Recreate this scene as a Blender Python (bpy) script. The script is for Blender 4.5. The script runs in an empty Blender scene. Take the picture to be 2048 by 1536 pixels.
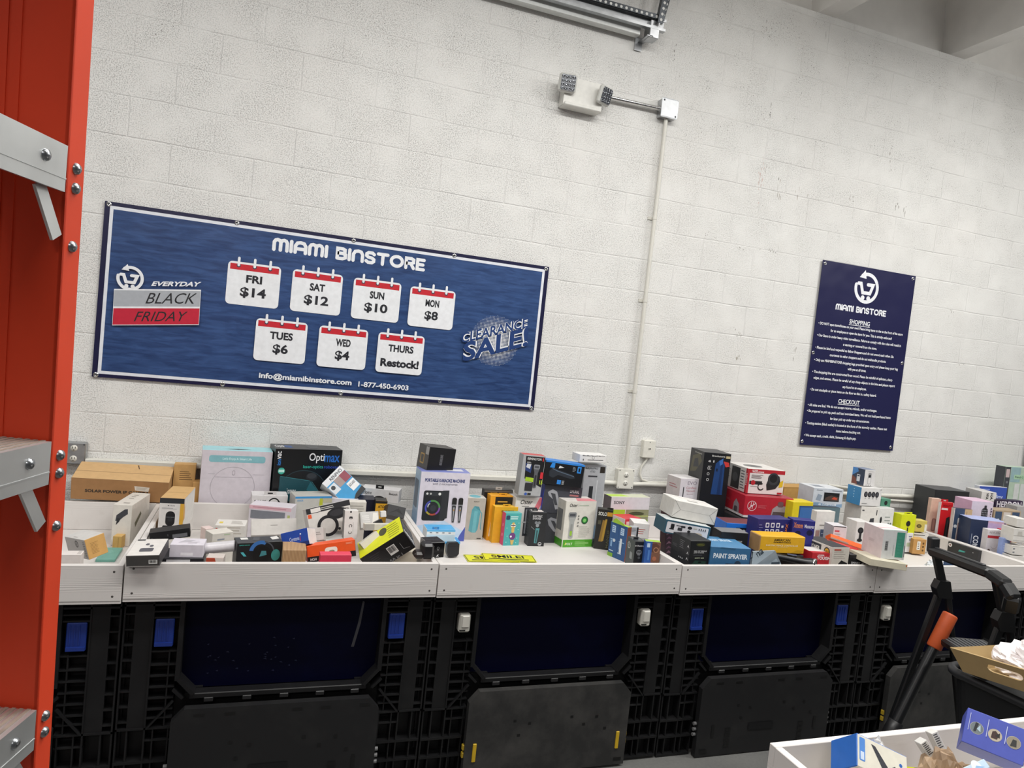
import bpy, bmesh, math, random
from mathutils import Vector, Matrix, Euler
R = math.radians
random.seed(7)
S = bpy.context.scene
COL = S.collection

# ---------------------------------------------------------------- camera, world, lights, exposure
cam = bpy.data.cameras.new('camera'); cam.sensor_width = 36; cam.lens = 24.799
cam.clip_start = .05; cam.clip_end = 100
co = bpy.data.objects.new('camera', cam); COL.objects.link(co)
co.matrix_world = Matrix(((0.94095232, -0.08335346, -0.32811725, 0.77357814),
                          (-0.32175189, 0.08122892, -0.94333323, -4.12493317),
                          (0.1052827, 0.99320394, 0.04961341, 1.96878779),
                          (0, 0, 0, 1)))
S.camera = co
S.view_settings.view_transform = 'Standard'; S.view_settings.look = 'None'
S.view_settings.gamma = 1; S.view_settings.use_curve_mapping = False
S.view_settings.exposure = 0.0
wd = bpy.data.worlds.new('world'); S.world = wd; wd.use_nodes = True
wd.node_tree.nodes['Background'].inputs[0].default_value = (.93, .95, 1, 1)
wd.node_tree.nodes['Background'].inputs[1].default_value = .10

def down_light(x, y, z, power, col=(1, .985, .955)):
    """long LED panel light facing down"""
    l = bpy.data.lights.new('ceiling_or_fill_light', 'AREA'); l.shape = 'RECTANGLE'
    l.size = 2.4; l.size_y = .3; l.energy = power; l.color = col
    o = bpy.data.objects.new('ceiling_or_fill_light', l); COL.objects.link(o); o.location = (x, y, z)
def fill_point(x, y, z, power, col=(1, .985, .955)):
    """soft point light shining to all sides, added as fill"""
    l = bpy.data.lights.new('ceiling_or_fill_light', 'POINT'); l.shadow_soft_size = .13; l.energy = power; l.color = col
    o = bpy.data.objects.new('ceiling_or_fill_light', l); COL.objects.link(o); o.location = (x, y, z)
# rows of LED lights hanging from the warehouse ceiling, then added fill lights
for lx, pw in ((-1.4, 66), (2.2, 106), (5.9, 120)):
    down_light(lx, -2.35, 4.42, pw)
for lx, pw in ((-1.4, 16), (2.2, 30), (5.9, 34)):
    down_light(lx, -3.9, 4.42, pw)
for lx, pw in ((-1.2, 3), (1.2, 6), (3.4, 10), (5.6, 13)):  # fill points added near the wall to lift its upper part
    fill_point(lx, -1.3, 4.40, pw)
for lx, ly, pw in ((5.6, -2.7, 13), (8.2, -2.2, 12)):  # more fill, added to brighten the ceiling and upper right wall
    fill_point(lx, ly, 4.05, pw)
down_light(-.5, -7.2, 4.42, 120)  # added unseen behind the camera to brighten the ladder's web

# ---------------------------------------------------------------- materials
def lin(c):
    return c / 12.92 if c <= .04045 else ((c + .055) / 1.055) ** 2.4
def rgb(h):
    return tuple(lin(int(h[i:i + 2], 16) / 255) for i in (0, 2, 4)) + (1,)
MATS = {}
def mat(h, rough=.5, metal=0, grain=.05, scale=40, bump=0, spec=.5, clear=0):
    """plain coloured surface with a faint procedural mottling (and bump where asked)"""
    k = (h, rough, metal, grain, scale, bump, spec, clear)
    if k in MATS: return MATS[k]
    m = bpy.data.materials.new('m_' + h); m.use_nodes = True
    nt = m.node_tree; b = nt.nodes['Principled BSDF']
    b.inputs['Roughness'].default_value = rough; b.inputs['Metallic'].default_value = metal
    b.inputs['Specular IOR Level'].default_value = spec
    b.inputs['Coat Weight'].default_value = clear; b.inputs['Coat Roughness'].default_value = .15
    tc = nt.nodes.new('ShaderNodeTexCoord'); n = nt.nodes.new('ShaderNodeTexNoise')
    n.inputs['Scale'].default_value = scale; n.inputs['Detail'].default_value = 4
    nt.links.new(tc.outputs['Object'], n.inputs['Vector'])
    mr = nt.nodes.new('ShaderNodeMapRange'); mr.inputs[1].default_value = .3; mr.inputs[2].default_value = .7
    mr.inputs[3].default_value = 1 - grain; mr.inputs[4].default_value = 1 + grain
    nt.links.new(n.outputs[0], mr.inputs[0])
    mx = nt.nodes.new('ShaderNodeVectorMath'); mx.operation = 'SCALE'
    mx.inputs[0].default_value = rgb(h)[:3]
    nt.links.new(mr.outputs[0], mx.inputs['Scale']); nt.links.new(mx.outputs[0], b.inputs['Base Color'])
    if bump:
        bp = nt.nodes.new('ShaderNodeBump'); bp.inputs['Strength'].default_value = bump; bp.inputs['Distance'].default_value = .003
        nt.links.new(n.outputs[0], bp.inputs['Height']); nt.links.new(bp.outputs[0], b.inputs['Normal'])
    MATS[k] = m
    return m

class NT:
    """small helper to write node trees"""
    def __init__(s, name):
        s.m = bpy.data.materials.new(name); s.m.use_nodes = True; s.t = s.m.node_tree
        s.b = s.t.nodes['Principled BSDF']
    def n(s, kind, **kw):
        x = s.t.nodes.new('ShaderNode' + kind)
        for k, v in kw.items():
            if k.startswith('i_'):
                k = k[2:]; k = int(k) if k.isdigit() else k.replace('_', ' ')
                x.inputs[k].default_value = v
            else: setattr(x, k, v)
        return x
    def l(s, a, b): s.t.links.new(a, b)
    def math(s, op, a, b=None):
        x = s.n('Math', operation=op)
        for i, v in enumerate((a, b)):
            if v is None: continue
            if isinstance(v, (int, float)): x.inputs[i].default_value = v
            else: s.l(v, x.inputs[i])
        return x.outputs[0]
    def rng(s, v, a, b, c, d):
        x = s.n('MapRange', i_1=a, i_2=b, i_3=c, i_4=d); s.l(v, x.inputs[0]); return x.outputs[0]
    def mix(s, f, a, b):
        x = s.n('Mix', data_type='RGBA')
        for i, v in ((0, f), (6, a), (7, b)):
            if isinstance(v, (int, float, tuple)): x.inputs[i].default_value = v
            else: s.l(v, x.inputs[i])
        return x.outputs[2]

def block_wall_material():
    k = NT('painted_block')
    tc = k.n('TexCoord'); sep = k.n('SeparateXYZ'); k.l(tc.outputs['Object'], sep.inputs[0])
    jit = k.n('TexNoise', i_Scale=2.2, i_Detail=2); k.l(tc.outputs['Object'], jit.inputs['Vector'])
    jo = k.math('MULTIPLY', k.math('SUBTRACT', jit.outputs[0], .5), .018)
    X = k.math('ADD', k.math('ADD', sep.outputs[0], -.2032 + .4064 * 60), jo)
    Z = k.math('ADD', k.math('ADD', sep.outputs[2], -3.24 + .2032 * 100), jo)
    cb = k.n('CombineXYZ'); k.l(X, cb.inputs[0]); k.l(Z, cb.inputs[1])
    br = k.n('TexBrick', offset=.5, offset_frequency=2, squash=1.0, i_Scale=1.0, i_Mortar_Size=.0065, i_Mortar_Smooth=.9,
             i_Bias=0.0, i_Brick_Width=.4064, i_Row_Height=.2032)
    br.inputs['Color1'].default_value = (.35, .35, .35, 1); br.inputs['Color2'].default_value = (.75, .75, .75, 1)
    br.inputs['Mortar'].default_value = (.5, .5, .5, 1)
    k.l(cb.outputs[0], br.inputs['Vector'])
    patch = k.n('TexNoise', i_Scale=3.0, i_Detail=3); k.l(tc.outputs['Object'], patch.inputs['Vector'])
    fade = k.rng(patch.outputs[0], .38, .62, .25, 1)
    joint = k.math('MULTIPLY', br.outputs['Fac'], fade)
    pores = k.n('TexNoise', i_Scale=170, i_Detail=3, i_Roughness=.6); k.l(tc.outputs['Object'], pores.inputs['Vector'])
    pit = k.rng(pores.outputs[0], .52, .66, 0, 1)
    pz = k.n('TexNoise', i_Scale=5.0, i_Detail=2); k.l(tc.outputs['Object'], pz.inputs['Vector'])
    pit2 = k.math('MULTIPLY', pit, k.rng(pz.outputs[0], .3, .6, .35, 1))
    rough = k.n('TexNoise', i_Scale=60, i_Detail=5); k.l(tc.outputs['Object'], rough.inputs['Vector'])
    low = k.n('TexNoise', i_Scale=9, i_Detail=2); k.l(tc.outputs['Object'], low.inputs['Vector'])
    h = k.math('ADD', k.math('MULTIPLY', joint, -1.0), k.math('MULTIPLY', pit2, -.8))
    h = k.math('ADD', h, k.math('MULTIPLY', rough.outputs[0], .35))
    h = k.math('ADD', h, k.math('MULTIPLY', low.outputs[0], .8))
    bc = k.n('SeparateColor'); k.l(br.outputs['Color'], bc.inputs[0])
    h = k.math('ADD', h, k.math('MULTIPLY', bc.outputs[0], .5))
    bp = k.n('Bump', i_Strength=.8, i_Distance=.0035); k.l(h, bp.inputs['Height']); k.l(bp.outputs[0], k.b.inputs['Normal'])
    # specks the paint missed, thicker high up and in patches
    sp = k.n('TexNoise', i_Scale=120, i_Detail=2); k.l(tc.outputs['Object'], sp.inputs['Vector'])
    high = k.rng(sep.outputs[2], 2.6, 3.7, .15, 1)
    spk = k.math('MULTIPLY', k.math('MULTIPLY', k.rng(sp.outputs[0], .645, .68, 0, 1), high), k.rng(pz.outputs[0], .45, .6, 0, 1))
    # old scuffs and stains, drawn out downwards
    mp = k.n('Mapping'); mp.inputs['Scale'].default_value = (5, 5, 1.7); k.l(tc.outputs['Object'], mp.inputs[0])
    sc = k.n('TexNoise', i_Scale=2.2, i_Detail=7, i_Roughness=.72); k.l(mp.outputs[0], sc.inputs['Vector'])
    scf = k.math('MULTIPLY', k.rng(sc.outputs[0], .67, .74, 0, .55), k.rng(sep.outputs[0], 2.8, 4.2, .05, 1))
    pk = k.n('TexNoise', i_Scale=1.7, i_Detail=4); k.l(tc.outputs['Object'], pk.inputs['Vector'])
    base = k.mix(k.rng(pk.outputs[0], .45, .75, 0, .35), (.775, .77, .745, 1), (.77, .745, .71, 1))
    base = k.mix(k.math('MULTIPLY', joint, .03), base, (.58, .57, .55, 1))
    base = k.mix(spk, base, (.16, .14, .13, 1))
    base = k.mix(scf, base, (.30, .28, .26, 1))
    k.l(base, k.b.inputs['Base Color']); k.b.inputs['Roughness'].default_value = .55
    k.b.inputs['Specular IOR Level'].default_value = .3
    return k.m

def plank_material():
    k = NT('white_painted_wood')
    tc = k.n('TexCoord'); mp = k.n('Mapping'); mp.inputs['Scale'].default_value = (1.2, 9, 14); k.l(tc.outputs['Object'], mp.inputs[0])
    nz = k.n('TexNoise', i_Scale=1.3, i_Detail=3); k.l(mp.outputs[0], nz.inputs['Vector'])
    wv = k.n('TexWave', wave_type='BANDS', bands_direction='Z', i_Scale=2.6, i_Distortion=9, i_Detail=3, i_Detail_Scale=.9)
    k.l(mp.outputs[0], wv.inputs['Vector'])
    h = k.math('ADD', k.math('MULTIPLY', wv.outputs[1], k.rng(nz.outputs[0], .46, .66, .0, 1)), 0)
    bp = k.n('Bump', i_Strength=.35, i_Distance=.0012); k.l(h, bp.inputs['Height']); k.l(bp.outputs[0], k.b.inputs['Normal'])
    dirt = k.n('TexNoise', i_Scale=22, i_Detail=4); k.l(tc.outputs['Object'], dirt.inputs['Vector'])
    base = k.mix(k.rng(dirt.outputs[0], .6, .8, 0, .35), (.67, .64, .615, 1), (.53, .49, .46, 1))
    k.l(base, k.b.inputs['Base Color']); k.b.inputs['Roughness'].default_value = .5
    return k.m

def floor_material():
    k = NT('grey_concrete')
    tc = k.n('TexCoord'); a = k.n('TexNoise', i_Scale=1.5, i_Detail=6); b = k.n('TexNoise', i_Scale=70, i_Detail=3)
    k.l(tc.outputs['Object'], a.inputs['Vector']); k.l(tc.outputs['Object'], b.inputs['Vector'])
    f = k.math('ADD', k.math('MULTIPLY', a.outputs[0], .7), k.math('MULTIPLY', b.outputs[0], .3))
    k.l(k.mix(k.rng(f, .35, .65, 0, 1), (.095, .095, .092, 1), (.145, .145, .138, 1)), k.b.inputs['Base Color'])
    k.b.inputs['Roughness'].default_value = .6
    return k.m

def sea_material():
    k = NT('printed_sea')
    tc = k.n('TexCoord'); mp = k.n('Mapping'); mp.inputs['Scale'].default_value = (5, 1, 34); k.l(tc.outputs['Object'], mp.inputs[0])
    a = k.n('TexNoise', i_Scale=1.4, i_Detail=5, i_Roughness=.6, i_Distortion=.6); k.l(mp.outputs[0], a.inputs['Vector'])
    b = k.n('TexNoise', i_Scale=1.2, i_Detail=2); k.l(tc.outputs['Object'], b.inputs['Vector'])
    f = k.math('ADD', k.math('MULTIPLY', k.rng(a.outputs[0], .35, .7, 0, 1), .6), k.math('MULTIPLY', b.outputs[0], .4))
    k.l(k.mix(k.rng(f, .2, .75, 0, 1), (.013, .038, .125, 1), (.036, .085, .23, 1)), k.b.inputs['Base Color'])
    k.b.inputs['Roughness'].default_value = .38
    w = k.n('TexNoise', i_Scale=2.4, i_Detail=2); k.l(tc.outputs['Object'], w.inputs['Vector'])
    bp = k.n('Bump', i_Strength=.35, i_Distance=.03); k.l(w.outputs[0], bp.inputs['Height']); k.l(bp.outputs[0], k.b.inputs['Normal'])
    return k.m

def worn_plastic(dark, light, f0=.5, f1=.72):
    k = NT('worn_black_plastic')
    tc = k.n('TexCoord'); a = k.n('TexNoise', i_Scale=4, i_Detail=8, i_Roughness=.65); k.l(tc.outputs['Object'], a.inputs['Vector'])
    k.l(k.mix(k.rng(a.outputs[0], f0, f1, 0, 1), dark, light), k.b.inputs['Base Color'])
    k.b.inputs['Roughness'].default_value = .5; k.b.inputs['Specular IOR Level'].default_value = .35
    return k.m

def corrugated():
    k = NT('ribbed_kraft')
    tc = k.n('TexCoord'); w = k.n('TexWave', wave_type='BANDS', bands_direction='X', i_Scale=55, i_Distortion=.3)
    k.l(tc.outputs['Object'], w.inputs['Vector'])
    k.l(k.mix(w.outputs[1], (.30, .17, .075, 1), (.55, .36, .19, 1)), k.b.inputs['Base Color'])
    return k.m

def crumple(c1, c2, scale=9, trans=0):
    k = NT('crumpled_film')
    tc = k.n('TexCoord'); a = k.n('TexNoise', i_Scale=scale, i_Detail=5); k.l(tc.outputs['Object'], a.inputs['Vector'])
    k.l(k.mix(k.rng(a.outputs[0], .35, .65, 0, 1), c1, c2), k.b.inputs['Base Color'])
    k.b.inputs['Roughness'].default_value = .35
    return k.m

M_WALL = block_wall_material(); M_PLANK = plank_material(); M_FLOOR = floor_material(); M_SEA = sea_material()
M_BIN = worn_plastic((.006, .006, .0068, 1), (.012, .012, .0125, 1))
M_DOORB = worn_plastic((.011, .011, .012, 1), (.020, .020, .020, 1))
M_DOORG = worn_plastic((.024, .024, .024, 1), (.060, .058, .055, 1), .42, .7)
M_LINER = worn_plastic((.0008, .0012, .013, 1), (.0012, .002, .020, 1)); M_LINER.node_tree.nodes['Principled BSDF'].inputs['Specular IOR Level'].default_value = .12
M_GALV = mat('b4b6b8', .38, 1, .12, 25); M_STEEL = mat('9a9da0', .3, 1, .06); M_DARKM = mat('55585c', .4, 1, .1)
M_ALU = mat('c9cbcb', .42, .85, .10, 12); M_CHROME = mat('d8d8d8', .15, 1, .02); M_TREAD = mat('8d7f74', .6, .2, .25, 30)
M_CEIL = mat('dedcd8', .8, 0, .05, 6); M_WPAINT = mat('d6d4cb', .5, 0, .03)
M_ORANGE = mat('da4424', .5, 0, .05, 8, 0, .3); M_BLACK = mat('0d0d0f', .45, 0, .05); M_RIB = corrugated()
W_ = 'eae8e6'; K_ = '121214'; KR = 'c49a63'

# ---------------------------------------------------------------- mesh helpers
TXT = {}
def text_mesh(body, bold=0, shear=0):
    k = (body, bold, shear)
    if k not in TXT:
        c = bpy.data.curves.new('t', 'FONT'); c.body = body; c.offset = bold; c.shear = shear
        c.resolution_u = 3
        o = bpy.data.objects.new('t', c); COL.objects.link(o)
        dg = bpy.context.evaluated_depsgraph_get()
        me = bpy.data.meshes.new_from_object(o.evaluated_get(dg))
        vs = [(v.co.x, v.co.y) for v in me.vertices]; fs = [tuple(p.vertices) for p in me.polygons]
        bpy.data.objects.remove(o); bpy.data.curves.remove(c); bpy.data.meshes.remove(me)
        xs = [v[0] for v in vs]; ys = [v[1] for v in vs]
        x0, x1, y0, y1 = min(xs), max(xs), min(ys), max(ys)
        TXT[k] = ([((x - x0) / (x1 - x0), (y - y0) / (y1 - y0)) for x, y in vs], fs)
    return TXT[k]

class MB:
    def __init__(s): s.v = []; s.f = []; s.fm = []; s.sm = []; s.mats = []
    def slot(s, m):
        if isinstance(m, str): m = mat(m)
        if m not in s.mats: s.mats.append(m)
        return s.mats.index(m)
    def add(s, vs, fs, m, smooth=False):
        b = len(s.v); s.v += [tuple(v) for v in vs]; i = s.slot(m)
        for f in fs: s.f.append(tuple(b + j for j in f)); s.fm.append(i); s.sm.append(smooth)
        return s
    def box(s, x0, x1, y0, y1, z0, z1, m, bev=0, fmats=None, M=None):
        bm = bmesh.new(); bmesh.ops.create_cube(bm, size=1)
        for v in bm.verts: v.co = Vector(((x0 + x1) / 2 + v.co.x * (x1 - x0), (y0 + y1) / 2 + v.co.y * (y1 - y0), (z0 + z1) / 2 + v.co.z * (z1 - z0)))
        if bev: bmesh.ops.bevel(bm, geom=bm.edges[:], offset=bev, segments=1, affect='EDGES')
        bm.normal_update(); bm.verts.index_update()
        b = len(s.v)
        s.v += [tuple((M @ v.co) if M else v.co) for v in bm.verts]
        for f in bm.faces:
            mm = m
            if fmats:
                n = f.normal; a = [abs(n.x), abs(n.y), abs(n.z)]; i = a.index(max(a))
                key = ('LR', 'FB', 'UT')[i][0 if n[i] < 0 else 1]
                mm = fmats.get(key, m)
            s.f.append(tuple(b + v.index for v in f.verts)); s.fm.append(s.slot(mm)); s.sm.append(False)
        bm.free(); return s
    def bar(s, p0, p1, w, h, m, up=(0, 0, 1), bev=0):
        p0 = Vector(p0); p1 = Vector(p1); d = p1 - p0; L = d.length; d.normalize()
        u = Vector(up); x = d.cross(u)
        if x.length < 1e-4: x = d.cross(Vector((0, 1, 0)))
        x.normalize(); u = x.cross(d)
        M = Matrix(((x.x, d.x, u.x, p0.x), (x.y, d.y, u.y, p0.y), (x.z, d.z, u.z, p0.z), (0, 0, 0, 1)))
        return s.box(-w / 2, w / 2, 0, L, -h / 2, h / 2, m, bev, M=M)
    def tube(s, pts, r, m, n=12, caps=True, radii=None):
        pts = [Vector(p) for p in pts]; rings = []; prev = None
        for i, p in enumerate(pts):
            t = (pts[min(i + 1, len(pts) - 1)] - pts[max(i - 1, 0)]).normalized()
            if prev is None:
                a = t.cross(Vector((0, 0, 1)))
                if a.length < 1e-3: a = t.cross(Vector((1, 0, 0)))
            else: a = prev - t * prev.dot(t)
            a.normalize(); prev = a; b = t.cross(a); rr = radii[i] if radii else r
            rings.append([p + (a * math.cos(q) + b * math.sin(q)) * rr for q in [2 * math.pi * j / n for j in range(n)]])
        vs = [v for g in rings for v in g]; fs = []
        for i in range(len(pts) - 1):
            for j in range(n):
                k = (j + 1) % n; fs.append((i * n + j, i * n + k, (i + 1) * n + k, (i + 1) * n + j))
        s.add(vs, fs, m, True)
        if caps:
            s.add(rings[0], [tuple(reversed(range(n)))], m); s.add(rings[-1], [tuple(range(n))], m)
        return s
    def lathe(s, p, prof, m, n=20, axis=(0, 0, 1)):
        q = Vector((0, 0, 1)).rotation_difference(Vector(axis)); p = Vector(p); vs = []; fs = []
        for r, z in prof:
            for j in range(n):
                a = 2 * math.pi * j / n; vs.append(p + q @ Vector((r * math.cos(a), r * math.sin(a), z)))
        for i in range(len(prof) - 1):
            for j in range(n):
                k = (j + 1) % n; fs.append((i * n + j, i * n + k, (i + 1) * n + k, (i + 1) * n + j))
        return s.add(vs, fs, m, True)
    def prism(s, pts, o, U, V, N, t, m):
        """polygon pts (2D) on frame o,U,V extruded along N by t"""
        o = Vector(o); U = Vector(U); V = Vector(V); N = Vector(N)
        a = [o + U * x + V * y for x, y in pts]; b = [p + N * t for p in a]; n = len(pts)
        return s.add(a + b, [tuple(reversed(range(n))), tuple(range(n, 2 * n))] + [(i, (i + 1) % n, n + (i + 1) % n, n + i) for i in range(n)], m)
    def build(s, name, parent=None, loc=(0, 0, 0), rot=(0, 0, 0)):
        me = bpy.data.meshes.new(name); me.from_pydata(s.v, [], s.f)
        for m in s.mats: me.materials.append(m)
        me.polygons.foreach_set('material_index', s.fm); me.polygons.foreach_set('use_smooth', s.sm); me.update()
        o = bpy.data.objects.new(name, me); COL.objects.link(o); o.location = loc; o.rotation_euler = rot
        if parent: o.parent = parent
        return o

class Face:
    """a printed face: everything on it is part of the same mesh, lying a hair above the board"""
    def __init__(s, mb, o, U, V, N, e0=.0003):
        s.mb = mb; s.o = Vector(o); s.U = Vector(U); s.V = Vector(V); s.N = Vector(N).normalized(); s.e = e0
        s.w = s.U.length; s.h = s.V.length
    def p(s, u, v): return s.o + s.U * u + s.V * v + s.N * s.e
    def put(s, pts, fs, c, step=True):
        s.mb.add([s.p(*q) for q in pts], fs, mat(c, .45) if isinstance(c, str) else c)
        if step: s.e += .00014
    def R(s, u0, v0, u1, v1, c): s.put([(u0, v0), (u1, v0), (u1, v1), (u0, v1)], [(0, 1, 2, 3)], c)
    def RR(s, u0, v0, u1, v1, r, c):
        ru, rv = r / s.w, r / s.h; pts = []
        for cx, cy, a in ((u1 - ru, v0 + rv, -90), (u1 - ru, v1 - rv, 0), (u0 + ru, v1 - rv, 90), (u0 + ru, v0 + rv, 180)):
            for k in range(5):
                q = R(a + k * 22.5); pts.append((cx + ru * math.cos(q), cy + rv * math.sin(q)))
        s.put(pts, [tuple(range(len(pts)))], c)
    def P(s, pts, c): s.put(pts, [tuple(range(len(pts)))], c)
    def O(s, u, v, r, c, ry=None, n=24):
        ru = r; rv = (ry if ry is not None else r * s.w / s.h)
        s.put([(u + ru * math.cos(2 * math.pi * k / n), v + rv * math.sin(2 * math.pi * k / n)) for k in range(n)], [tuple(range(n))], c)
    def G(s, u, v, r, t, c, a0=0, a1=360, n=36):
        vs = []; k = s.w / s.h
        for i in range(n + 1):
            a = R(a0 + (a1 - a0) * i / n)
            for q in (r - t, r): vs.append((u + q * math.cos(a), v + q * k * math.sin(a)))
        s.put(vs, [(2 * i, 2 * i + 1, 2 * i + 3, 2 * i + 2) for i in range(n)], c)
    def X(s, t, u0, v0, u1, v1, c, bold=0, shear=0, rot=0):
        vs, fs = text_mesh(t, bold, shear)
        if rot == 0: f = lambda a, b: (u0 + a * (u1 - u0), v0 + b * (v1 - v0))
        elif rot == 90: f = lambda a, b: (u1 - b * (u1 - u0), v0 + a * (v1 - v0))      # reads upwards
        elif rot == -90: f = lambda a, b: (u0 + b * (u1 - u0), v1 - a * (v1 - v0))     # reads downwards
        else: f = lambda a, b: (u1 - a * (u1 - u0), v1 - b * (v1 - v0))                # upside down
        s.put([f(a, b) for a, b in vs], fs, c)
    def Z(s, u0, v0, u1, v1, n, c, th=.45):
        """small print too fine to read: thin bars of uneven length"""
        rnd = random.Random(int(u0 * 977 + v0 * 331 + n))
        hh = (v1 - v0) / n; vs = []; fs = []
        for i in range(n):
            e = u0 + (u1 - u0) * rnd.uniform(.65, 1); y = v0 + hh * (i + .25); b = len(vs)
            vs += [(u0, y), (e, y), (e, y + hh * th), (u0, y + hh * th)]; fs.append((b, b + 1, b + 2, b + 3))
        s.put(vs, fs, c)
    def BC(s, u0, v0, u1, v1, c='1a1a1a'):
        s.R(u0, v0, u1, v1, 'eeeeea'); n = 14; rnd = random.Random(5); vs = []; fs = []
        for i in range(n):
            a = u0 + (u1 - u0) * (.08 + .84 * i / n); b = a + (u1 - u0) * .84 / n * rnd.uniform(.3, .8); q = len(vs)
            y0 = v0 + (v1 - v0) * .25; y1 = v0 + (v1 - v0) * .9
            vs += [(a, y0), (b, y0), (b, y1), (a, y1)]; fs.append((q, q + 1, q + 2, q + 3))
        s.put(vs, fs, c)
    def K(s, path, r, c):
        """stroke of half-width r (metres): one mitred ribbon with round ends"""
        P = [(a * s.w, b * s.h) for a, b in path]; n = len(P)
        closed = n > 3 and math.hypot(P[0][0] - P[-1][0], P[0][1] - P[-1][1]) < 1e-6
        if closed: P = P[:-1]; n -= 1
        def d(i, j):
            x, y = P[j][0] - P[i][0], P[j][1] - P[i][1]; L = math.hypot(x, y) or 1e-9; return x / L, y / L
        vs = []; fs = []
        for i in range(n):
            e0 = d(i - 1, i) if (closed or i > 0) else d(0, 1)
            e1 = d(i, (i + 1) % n) if (closed or i < n - 1) else e0
            n0, n1 = (-e0[1], e0[0]), (-e1[1], e1[0]); mx, my = n0[0] + n1[0], n0[1] + n1[1]; L = math.hypot(mx, my)
            if L < .3: mx, my = n0; k = r
            else: mx, my = mx / L, my / L; k = min(r / max(.35, mx * n0[0] + my * n0[1]), 1.8 * r)
            vs += [(P[i][0] + mx * k, P[i][1] + my * k), (P[i][0] - mx * k, P[i][1] - my * k)]
        for i in range(n if closed else n - 1):
            j = (i + 1) % n; fs.append((2 * i, 2 * i + 1, 2 * j + 1, 2 * j))
        s.put([(x / s.w, y / s.h) for x, y in vs], fs, c, False); s.e += .00003
        vs = []; fs = []
        if not closed:
            for i, e in ((0, d(1, 0)), (n - 1, d(n - 2, n - 1))):
                a0 = math.atan2(e[1], e[0]); q = len(vs)
                vs += [(P[i][0] + r * math.cos(a0 + math.pi * (k / 8 - .5)), P[i][1] + r * math.sin(a0 + math.pi * (k / 8 - .5))) for k in range(9)]
                fs.append(tuple(range(q, q + 9)))
            s.put([(x / s.w, y / s.h) for x, y in vs], fs, c, False)
        s.e += .00004

def tag(o, label, cat, group=None):
    o['label'] = label; o['category'] = cat
    if group: o['group'] = group
    return o
def empty(name, label, cat, loc=(0, 0, 0), rot=(0, 0, 0), group=None):
    o = bpy.data.objects.new(name, None); COL.objects.link(o); o.location = loc; o.rotation_euler = rot
    o.empty_display_size = .1
    return tag(o, label, cat, group)
def struct(o): o['kind'] = 'structure'; return o
def copy_tree(o, parent=None):
    c = o.copy(); COL.objects.link(c)
    if parent: c.parent = parent
    for ch in list(o.children): copy_tree(ch, c)
    return c

GLYPH = {'M': (1.0, [[(0, 0), (0, .75), (.1, .94), (.25, 1), (.4, .94), (.5, .75), (.5, 0)], [(.5, .75), (.6, .94), (.75, 1), (.9, .94), (1, .75), (1, 0)]]),
 'I': (0, [[(0, 0), (0, 1)]]), 'A': (.8, [[(0, 0), (0, .65), (.14, .93), (.4, 1), (.66, .93), (.8, .65), (.8, 0)], [(0, .36), (.8, .36)]]),
 'B': (.66, [[(0, 0), (0, 1), (.42, 1), (.6, .9), (.6, .63), (.42, .53), (0, .53)], [(.42, .53), (.66, .42), (.66, .12), (.44, 0), (0, 0)]]),
 'N': (.75, [[(0, 0), (0, .65), (.13, .93), (.375, 1), (.62, .93), (.75, .65), (.75, 0)]]),
 'S': (.65, [[(.63, .86), (.48, 1), (.17, 1), (.02, .86), (.02, .66), (.17, .53), (.48, .47), (.63, .34), (.63, .14), (.48, 0), (.17, 0), (.0, .14)]]),
 'T': (.8, [[(0, 1), (.8, 1)], [(.4, 1), (.4, 0)]]),
 'O': (.95, [[(.475 + .475 * math.cos(R(k * 20)), .5 + .5 * math.sin(R(k * 20))) for k in range(19)]]),
 'R': (.66, [[(0, 0), (0, 1), (.44, 1), (.64, .88), (.64, .6), (.44, .48), (0, .48)], [(.4, .48), (.66, 0)]]),
 'E': (.55, [[(.55, 1), (0, 1), (0, 0), (.55, 0)], [(0, .5), (.48, .5)]]), ' ': (.25, [])}
def round_letters(F, text, u0, v0, u1, v1, r, c):
    gap = .32; tot = sum(GLYPH[t][0] + gap for t in text) - gap; x = 0
    for t in text:
        w, strokes = GLYPH[t]
        for st in strokes: F.K([(u0 + (u1 - u0) * (x + a) / tot, v0 + (v1 - v0) * b) for a, b in st], r, c)
        x += w + gap
def cart_logo(F, u, v, ru, c, r):
    """shopping cart inside a ring that ends in an arrow"""
    rv = ru * F.w / F.h
    q = lambda a: (u + ru * math.cos(R(a)), v + rv * math.sin(R(a)))
    F.K([q(a) for a in range(120, -200, -10)], r, c)
    F.P([(u - .28 * ru, v + 1.28 * rv), (u - .75 * ru, v + .72 * rv), (u - .12 * ru, v + .66 * rv)], c)
    F.K([(u + x * ru, v + y * rv) for x, y in ((-.78, .28), (-.55, .28), (-.32, -.36), (.36, -.36), (.58, .26), (.1, .26))], r, c)
    for x in (-.26, .26): F.O(u + x * ru, v - .72 * rv, ru * .17, c)

# ================================================================ the room
XL, XR = -5.0, 10.0
b = MB(); b.box(XL, XR, 0, .2, 0, 4.5, M_WALL)
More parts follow.
